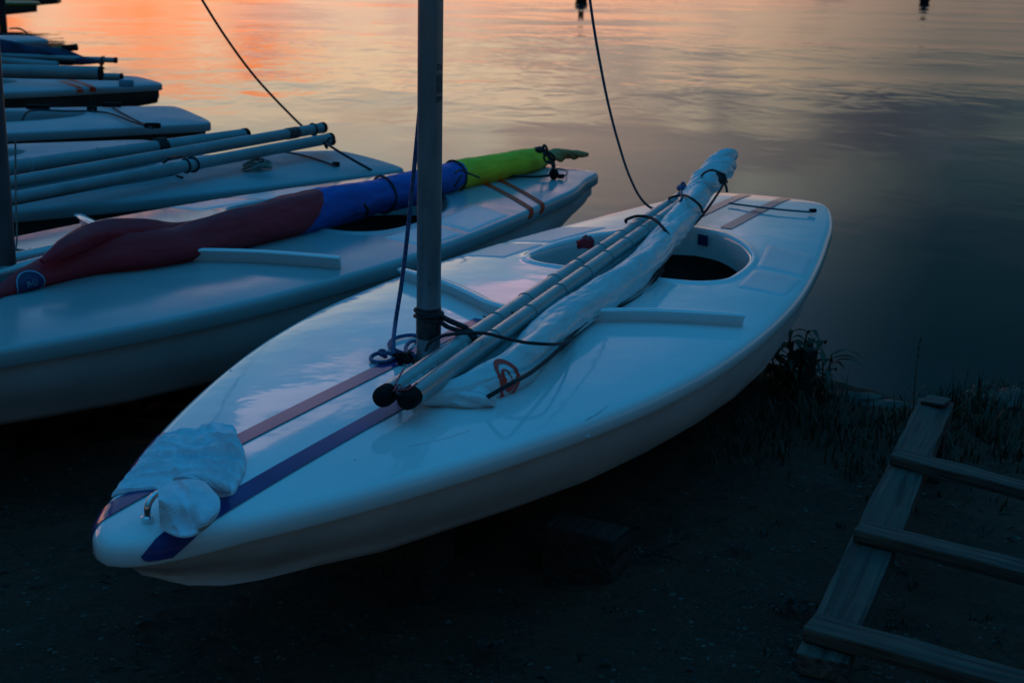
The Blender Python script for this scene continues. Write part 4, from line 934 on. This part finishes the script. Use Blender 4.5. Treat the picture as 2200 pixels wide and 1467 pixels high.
c8 = P(112, -9, DECK); b8 = sailboat('farthest boat in the row, only its dark underside showing at the top edge', (c8.x - 4.10 * math.cos(.2), c8.y - 4.10 * math.sin(.2) + .3, .2), DB, 'B', rail=False, gel='green_paint', hull='well')
pb = P(8, 72, 0.1); 
pt = thing('post', 'dark upright post with a bluish face below the farthest hulls, at the left edge', 'post', (pb.x, pb.y, 0), .3)
obj('shaft', xf(box(.11, .12, .75, .01), Matrix.Identity(4)), M['wood_dark'], pt); obj('cap', xf(box(.13, .14, .05, .01), Matrix.Translation((0, 0, .751))), M['black'], pt)
# ------------------------------------------------------------------ mooring buoys
for (px, py, r, lab) in ((1249, 3, .21, 'dark round buoy afloat at the top edge, just left of the slack teal line'), (1986, 6, .19, 'dark buoy with narrow neck afloat at the top edge, far right')):
    q = P(px, py, WATER); t = thing('buoy', lab, 'buoy', (q.x, q.y, WATER), 0, 'mooring buoys on the lake')
    obj('float', knob((0, 0, r * .55), r, 24, (1, 1, .95)), M['buoy'], t)
    obj('neck', straight((0, 0, r * 1.4), (0, 0, r * 2.2), r * .42, 16, 3), M['buoy'], t)
    obj('ring', ring((0, 0, r * 2.5), (0, 1, 0), r * .35, r * .09, 20, 8), M['buoy'], t)

# ================================================================== wooden rack at the lower right
RZ = .22
def beam(name, p0, p1, wd, th, m, parent, seed, bev=.005):
    """a board whose upper face runs p0 -> p1 along its middle"""
    p0, p1 = Vector(p0), Vector(p1); d = p1 - p0; L = d.length
    g = box(L, wd, th, bev, cut=30, rough=.0045, seed=seed); ang = math.atan2(d.y, d.x); pit = -math.asin(d.z / L)
    mt = Matrix.Translation((p0 + p1) / 2) @ Matrix.Rotation(ang, 4, 'Z') @ Matrix.Rotation(pit, 4, 'Y') @ Matrix.Translation((0, 0, -th))
    o = obj(name, g, m, parent, smooth=False); o.matrix_local = frame(parent).inverted() @ mt; return o
ra, rb = P(2010, 862, RZ), P(1770, 1402, RZ)
rk_ = thing('boat_rack', 'low weathered timber ladder-like rack on the sand at the lower right', 'rack', (1.0, 3.2, 0), 0)
dirn = (rb - ra).normalized()
beam('rail', ra - dirn * .02, rb + dirn * .02, .098, .045, M['wood'], rk_, 1)
side = Vector((.93, -.42, 0)).normalized()
ra2, rb2 = ra + side * 1.25, rb + side * 1.25
beam('rail', ra2, rb2 + dirn * .04, .098, .045, M['wood'], rk_, 2)
for k, ((ax_, ay), (bx_, by)) in enumerate((((1925, 968), (2230, 1048)), ((1845, 1126), (2230, 1222)), ((1738, 1330), (2230, 1465)))):
    a, b = P(ax_, ay, RZ + .031), P(bx_, by, RZ + .031); d = (b - a).normalized()
    beam('crossbar', a, a + d * 1.32, .068, .030, M['wood'], rk_, 5 + k)
beam('crossbar', P(1986, 853, RZ + .014), P(2036, 863, RZ + .014), .07, .013, M['wood'], rk_, 11)
for q in (ra + dirn * .05, rb - dirn * .0, ra2 + dirn * .05, rb2):
    o = obj('leg', box(.085, .085, q.z - .046 + .06, .005), M['wood_dark'], rk_, smooth=False); o.matrix_local = frame(rk_).inverted() @ (Matrix.Translation((q.x, q.y, -.06)) @ Matrix.Rotation(math.atan2(dirn.y, dirn.x), 4, 'Z'))
# supports of the hulls
def chock(px, py, s, h, yaw, label, w=.3):
    q = P(px, py, h); g = box(s, w, h + .03, .008, cut=4, rough=.002, seed=px)
    o = obj('support_block', g, M['wood_dark'], smooth=False); o.location = (q.x, q.y, -.03); o.rotation_euler = (0, 0, yaw); o['label'] = label; o['category'] = 'block'; return o
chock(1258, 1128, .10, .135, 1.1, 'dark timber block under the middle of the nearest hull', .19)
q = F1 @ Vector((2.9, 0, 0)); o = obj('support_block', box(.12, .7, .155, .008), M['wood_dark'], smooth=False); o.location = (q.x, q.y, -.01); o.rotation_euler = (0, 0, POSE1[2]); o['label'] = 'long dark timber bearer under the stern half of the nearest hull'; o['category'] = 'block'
for i, (bb, xs, nm) in enumerate(((b1, (.9,), 'nearest'), (b2, (1.0, 3.0), 'second'), (b3, (1.2, 2.9), 'third'), (b4, (1.2, 2.6), 'fourth'), (b5, (1.2, 2.6), 'fifth'), (b6, (1.2, 2.6), 'sixth'), (b7, (1.2, 2.6), 'seventh'), (b8, (1.2, 2.6), 'eighth'))):
    for x in xs:
        q = FR[bb.name] @ Vector((x, 0, 0)); hh = DECK - .285
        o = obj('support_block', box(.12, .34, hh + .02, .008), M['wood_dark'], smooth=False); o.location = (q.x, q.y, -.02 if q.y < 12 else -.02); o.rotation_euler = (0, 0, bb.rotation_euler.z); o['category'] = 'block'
        o['label'] = 'shaded timber bearer under the %s part of the %s boat' % ('bow' if x < 2 else 'stern', nm); o['group'] = 'timber bearers under the hulls'

# ================================================================== shore plants, stones, grass
def blade(base, h, lean, w_, az_, seg=4):
    V = []; F = []; d = Vector((math.cos(az_), math.sin(az_), 0)); s_ = Vector((-d.y, d.x, 0))
    for i in range(seg + 1):
        t = i / seg; p = base + Vector((0, 0, h * (t - .25 * lean * t * t))) + d * (h * lean * t * t); ww = w_ * (1 - t ** 1.5) * .5 + .0003
        V += [p - s_ * ww, p + s_ * ww]
    F = [(2 * i, 2 * i + 1, 2 * i + 3, 2 * i + 2) for i in range(seg)]; return V, F
def leaf(base, tip, wd, droop, n=7, fold=.25):
    base, tip = Vector(base), Vector(tip); d = tip - base; s_ = d.cross(Vector((0, 0, 1))); s_.normalize(); V = []; F = []
    for i in range(n + 1):
        t = i / n; p = base + d * t + Vector((0, 0, droop * math.sin(t * math.pi) )); ww = wd * math.sin(math.pi * min(1, t * .9 + .08)) ** .8 * .5
        V += [p - s_ * ww + Vector((0, 0, ww * fold)), p, p + s_ * ww + Vector((0, 0, ww * fold))]
    for i in range(n): F += [(3 * i, 3 * i + 1, 3 * i + 4, 3 * i + 3), (3 * i + 1, 3 * i + 2, 3 * i + 5, 3 * i + 4)]
    return V, F
g = []
def clump(cx, cy, n, rad, hmin, hmax):
    for _ in range(n):
        a = random.random() * 6.283; r = rad * random.random() ** .7; x, y = cx + r * math.cos(a), cy + r * math.sin(a); z = gh(x, y)
        if z < WATER - .03: continue
        g.append(blade(Vector((x, y, z - .005)), random.uniform(hmin, hmax), random.uniform(.1, .9), random.uniform(.003, .008), random.random() * 6.283))
for px, py, n, rad, a, b in [(q[0], q[1], int(q[2] * .6), q[3], q[4] * .8, q[5] * .9) for q in ((1640, 900, 260, .22, .04, .13), (1740, 870, 300, .16, .05, .14), (1800, 930, 240, .25, .03, .10), (1880, 920, 220, .2, .03, .10), (1560, 960, 160, .22, .03, .09), (1700, 960, 160, .3, .02, .07), (1850, 1010, 120, .12, .03, .09), (2060, 870, 260, .2, .05, .13), (2130, 900, 260, .22, .05, .14), (2050, 960, 220, .18, .04, .12), (2170, 980, 200, .2, .04, .1), (2110, 850, 200, .12, .06, .16), (2000, 1000, 120, .08, .04, .1), (2190, 860, 200, .15, .06, .16), (2060, 1100, 60, .25, .02, .06), (1940, 900, 100, .1, .04, .1))]:
    c = P(px, py, 0); clump(c.x, c.y, n, rad, a, b)
for _ in range(45):
    c = P(random.uniform(1100, 2200), random.uniform(1120, 1440), 0); clump(c.x, c.y, random.randint(2, 7), .02, .01, .035)
go = obj('shore_grass', join(*g), M['grass'], smooth=False); go['kind'] = 'stuff'; go['label'] = 'dark shore grass at the water edge'; go['category'] = 'grass'
# broad-leaved weed beside the stub of a post
pc_ = P(1742, 850, 0); wd = thing('weed_plant', 'dark weed with long drooping leaves beside the nearest boat stern', 'plant', (pc_.x, pc_.y, 0), 0)
for k in range(15):
    a = k * 1.7; b0 = pc_ + Vector((-.05 * (k % 3), -.03 * (k % 2), 0)) + Vector((.03 * math.cos(a), .03 * math.sin(a), 0)); top = b0 + Vector((.05 * math.cos(a) - .02, .04 * math.sin(a), .15 + .04 * (k % 3)))
    obj('stem', rope([b0, b0.lerp(top, .5) + Vector((.006, 0, 0)), top], .003, 4, 6), M['stem'], wd, world=True)
    for j in range(9):
        t = .15 + .85 * j / 8; p = b0.lerp(top, t); aa = j * 2.4 + k; L = random.uniform(.05, .09)
        if k == 0 and j > 5: aa = random.uniform(-.5, .3); L = .12
        obj('leaf', leaf(p, p + Vector((L * math.cos(aa), L * math.sin(aa), random.uniform(-.03, .01))), random.uniform(.016, .028), .022), M['leaf'], wd, world=True)
p0 = P(1728, 862, 0); pst = single('post_stub', xf(box(.05, .05, .22, .012, cut=5, rough=.004), Matrix.Translation((p0.x, p0.y, -.03))), M['wood_dark'], 'short dark post stub standing at the shore behind the stern', 'post', smooth=False)
# tall thin stalk
sc0 = P(1962, 880, 0); stk = thing('dry_stalk', 'thin upright dry stalk rising above the rack against the water', 'plant', tuple(sc0), 0)
sp_ = [sc0, Q(1964, 845, sc0.y), Q(1968, 800, sc0.y), Q(1972, 765, sc0.y), Q(1978, 722, sc0.y)]
obj('stem', rope(sp_, lambda u: .0028 - .0015 * u, 6, 6), M['stem'], stk, world=True)
for (px, py, dx) in ((1964, 850, 26), (1964, 848, -22), (1970, 800, -12), (1972, 770, 8), (1966, 815, -16), (1976, 735, 7), (1968, 830, 14), (1974, 752, -7)):
    p = Q(px, py, sc0.y); obj('leaf', leaf(p, Q(px + dx, py - abs(dx) * .9, sc0.y - .01), .007, .004, 5), M['leaf'], stk, world=True)
for i, (px, py, dx, dy, lab) in enumerate(((2048, 900, 12, 110, 'left'), (2100, 880, -6, 95, 'middle'), (2110, 940, 30, 70, 'right'))):
    c = P(px, py, 0); t = thing('reed_tuft', 'dark reed tuft growing behind the rack, %s of three' % {'left': 'leftmost', 'middle': 'the middle one', 'right': 'rightmost'}[lab], 'plant', tuple(c), 0)
    for k in range(14):
        a = random.random() * 6.28; h = random.uniform(.07, .15)
        obj('blade', blade(c + Vector((.02 * math.cos(a), .02 * math.sin(a), -.005)), h, random.uniform(.1, .6), .008, a, 5), M['leaf'], t, world=True)
# stones
def stone(name, c, r, sq, seed, label, cat='stone'):
    V, F = knob((0, 0, 0), 1, 26, (1, 1, 1)); out = []
    for v in V:
        n_ = 1 + .28 * noise.noise(v * 1.6 + Vector((seed, 0, 0))) + .12 * noise.noise(v * 4 + Vector((seed, 3, 0)))
        out.append(Vector((v.x * sq[0], v.y * sq[1], v.z * sq[2])) * r * n_ + Vector(c))
    return single(name, (out, F), M['stone'], label, cat, group='stones at the water edge')
for i, (px, py, r, sq, lab) in enumerate(((1840, 858, .085, (1.4, .7, .42), 'flat pale-edged stone at the waterline right of the weed plant'), (1905, 872, .075, (1.5, .7, .35), 'flat stone at the waterline left of the dry stalk'), (1960, 885, .05, (1.2, .8, .4), 'small stone at the foot of the dry stalk'), (2165, 868, .12, (1.4, 1, .55), 'large dark stone at the right edge beyond the rack'), (2120, 845, .06, (1, 1, .8), 'rounded dark stone left of the large one, beyond the rack'), (1780, 868, .03, (1.2, 1, .6), 'small pale stone beside the weed plant'))):
    c = P(px, py, -.01); stone('stone', (c.x, c.y, -.02), r, sq, i * 3.3, lab)
# dark tufts of dead leaves on the sand
for i, (px, py, s_, lab) in enumerate(((1700, 1310, .055, 'dark clump of dead weed on the sand left of the rack post'), (1045, 1400, .03, 'small twig clump on the sand at the bottom middle'), (1590, 1180, .03, 'small curled dead leaf clump on the sand below the hull'), (860, 1290, .035, 'dark twig clump on the sand below the bow'))):
    c = P(px, py, 0.005); gg = []
    for k in range(26 if s_ > .04 else 12):
        a = random.random() * 6.28; r = random.random() * s_; p = c + Vector((r * math.cos(a), r * math.sin(a), .004 + random.random() * s_ * .3)); a2 = random.random() * 6.28; L = random.uniform(.015, .04)
        gg.append(leaf(p, p + Vector((L * math.cos(a2), L * math.sin(a2), random.uniform(-.005, .015))), random.uniform(.004, .014), .006, 5, .5))
    single('dead_leaves', join(*gg), M['wood_dark'], lab, 'leaves', smooth=False)
# bits of dry leaf and twig
gg = []
for _ in range(420):
    px, py = random.uniform(-100, 2300), random.uniform(1060, 1480); c = P(px, py, 0)
    q = Vector((c.x, c.y, 0))
    if noise.noise(q * 2.2) < -.05: continue
    z = gh(c.x, c.y) + .8 * (.030 * noise.noise(q * 1.6) + .026 * noise.noise(q * 5.5) + .017 * noise.noise(q * 14)) + .004
    a = random.random() * 6.28
    if random.random() < .45:
        L = random.uniform(.02, .09); e_ = Vector((math.cos(a), math.sin(a), 0)) * L
        gg.append(tube([Vector((c.x, c.y, z)), Vector((c.x, c.y, z + .003)) + e_ * .5 + Vector((0, 0, random.uniform(0, .006))), Vector((c.x, c.y, z)) + e_], random.uniform(.0008, .002), 5))
    else:
        L = random.uniform(.01, .03); gg.append(leaf((c.x, c.y, z + .002), (c.x + L * math.cos(a), c.y + L * math.sin(a), z + random.uniform(0, .008)), L * .5, .004, 5, .5))
o = obj('litter', join(*gg), M['wood_dark'], smooth=False); o['kind'] = 'stuff'; o['label'] = 'scattered twigs and dead leaves on the sand'; o['category'] = 'litter'
# pebbles and grit
gg = []
base = knob((0, 0, 0), 1, 7)
ico = bmesh.new(); bmesh.ops.create_icosphere(ico, subdivisions=1, radius=1); IV = [v.co.copy() for v in ico.verts]; IF = [tuple(x.index for x in f.verts) for f in ico.faces]; ico.free()
for _ in range(9000):
    px, py = random.uniform(-150, 2300), random.uniform(880, 1480); c = P(px, py, 0)
    z = gh(c.x, c.y)
    q = Vector((c.x, c.y, 0))
    if z < WATER + .004 or noise.noise(q * 3.1) < random.uniform(-.5, .35): continue
    z += .8 * (.030 * noise.noise(q * 1.6) + .026 * noise.noise(q * 5.5) + .017 * noise.noise(q * 14) + .006 * abs(noise.noise(q * 31)))
    r = .0016 + .006 * random.random() ** 5; sx, sy, sz = random.uniform(.7, 1.4), random.uniform(.7, 1.4), random.uniform(.4, .8)
    gg.append(([Vector((c.x + v.x * r * sx, c.y + v.y * r * sy, z + v.z * r * sz)) for v in IV], IF))
o = obj('pebbles', join(*gg), M['stone'], smooth=False); o['kind'] = 'stuff'; o['label'] = 'scattered grit and pebbles on the dark sand'; o['category'] = 'pebbles'
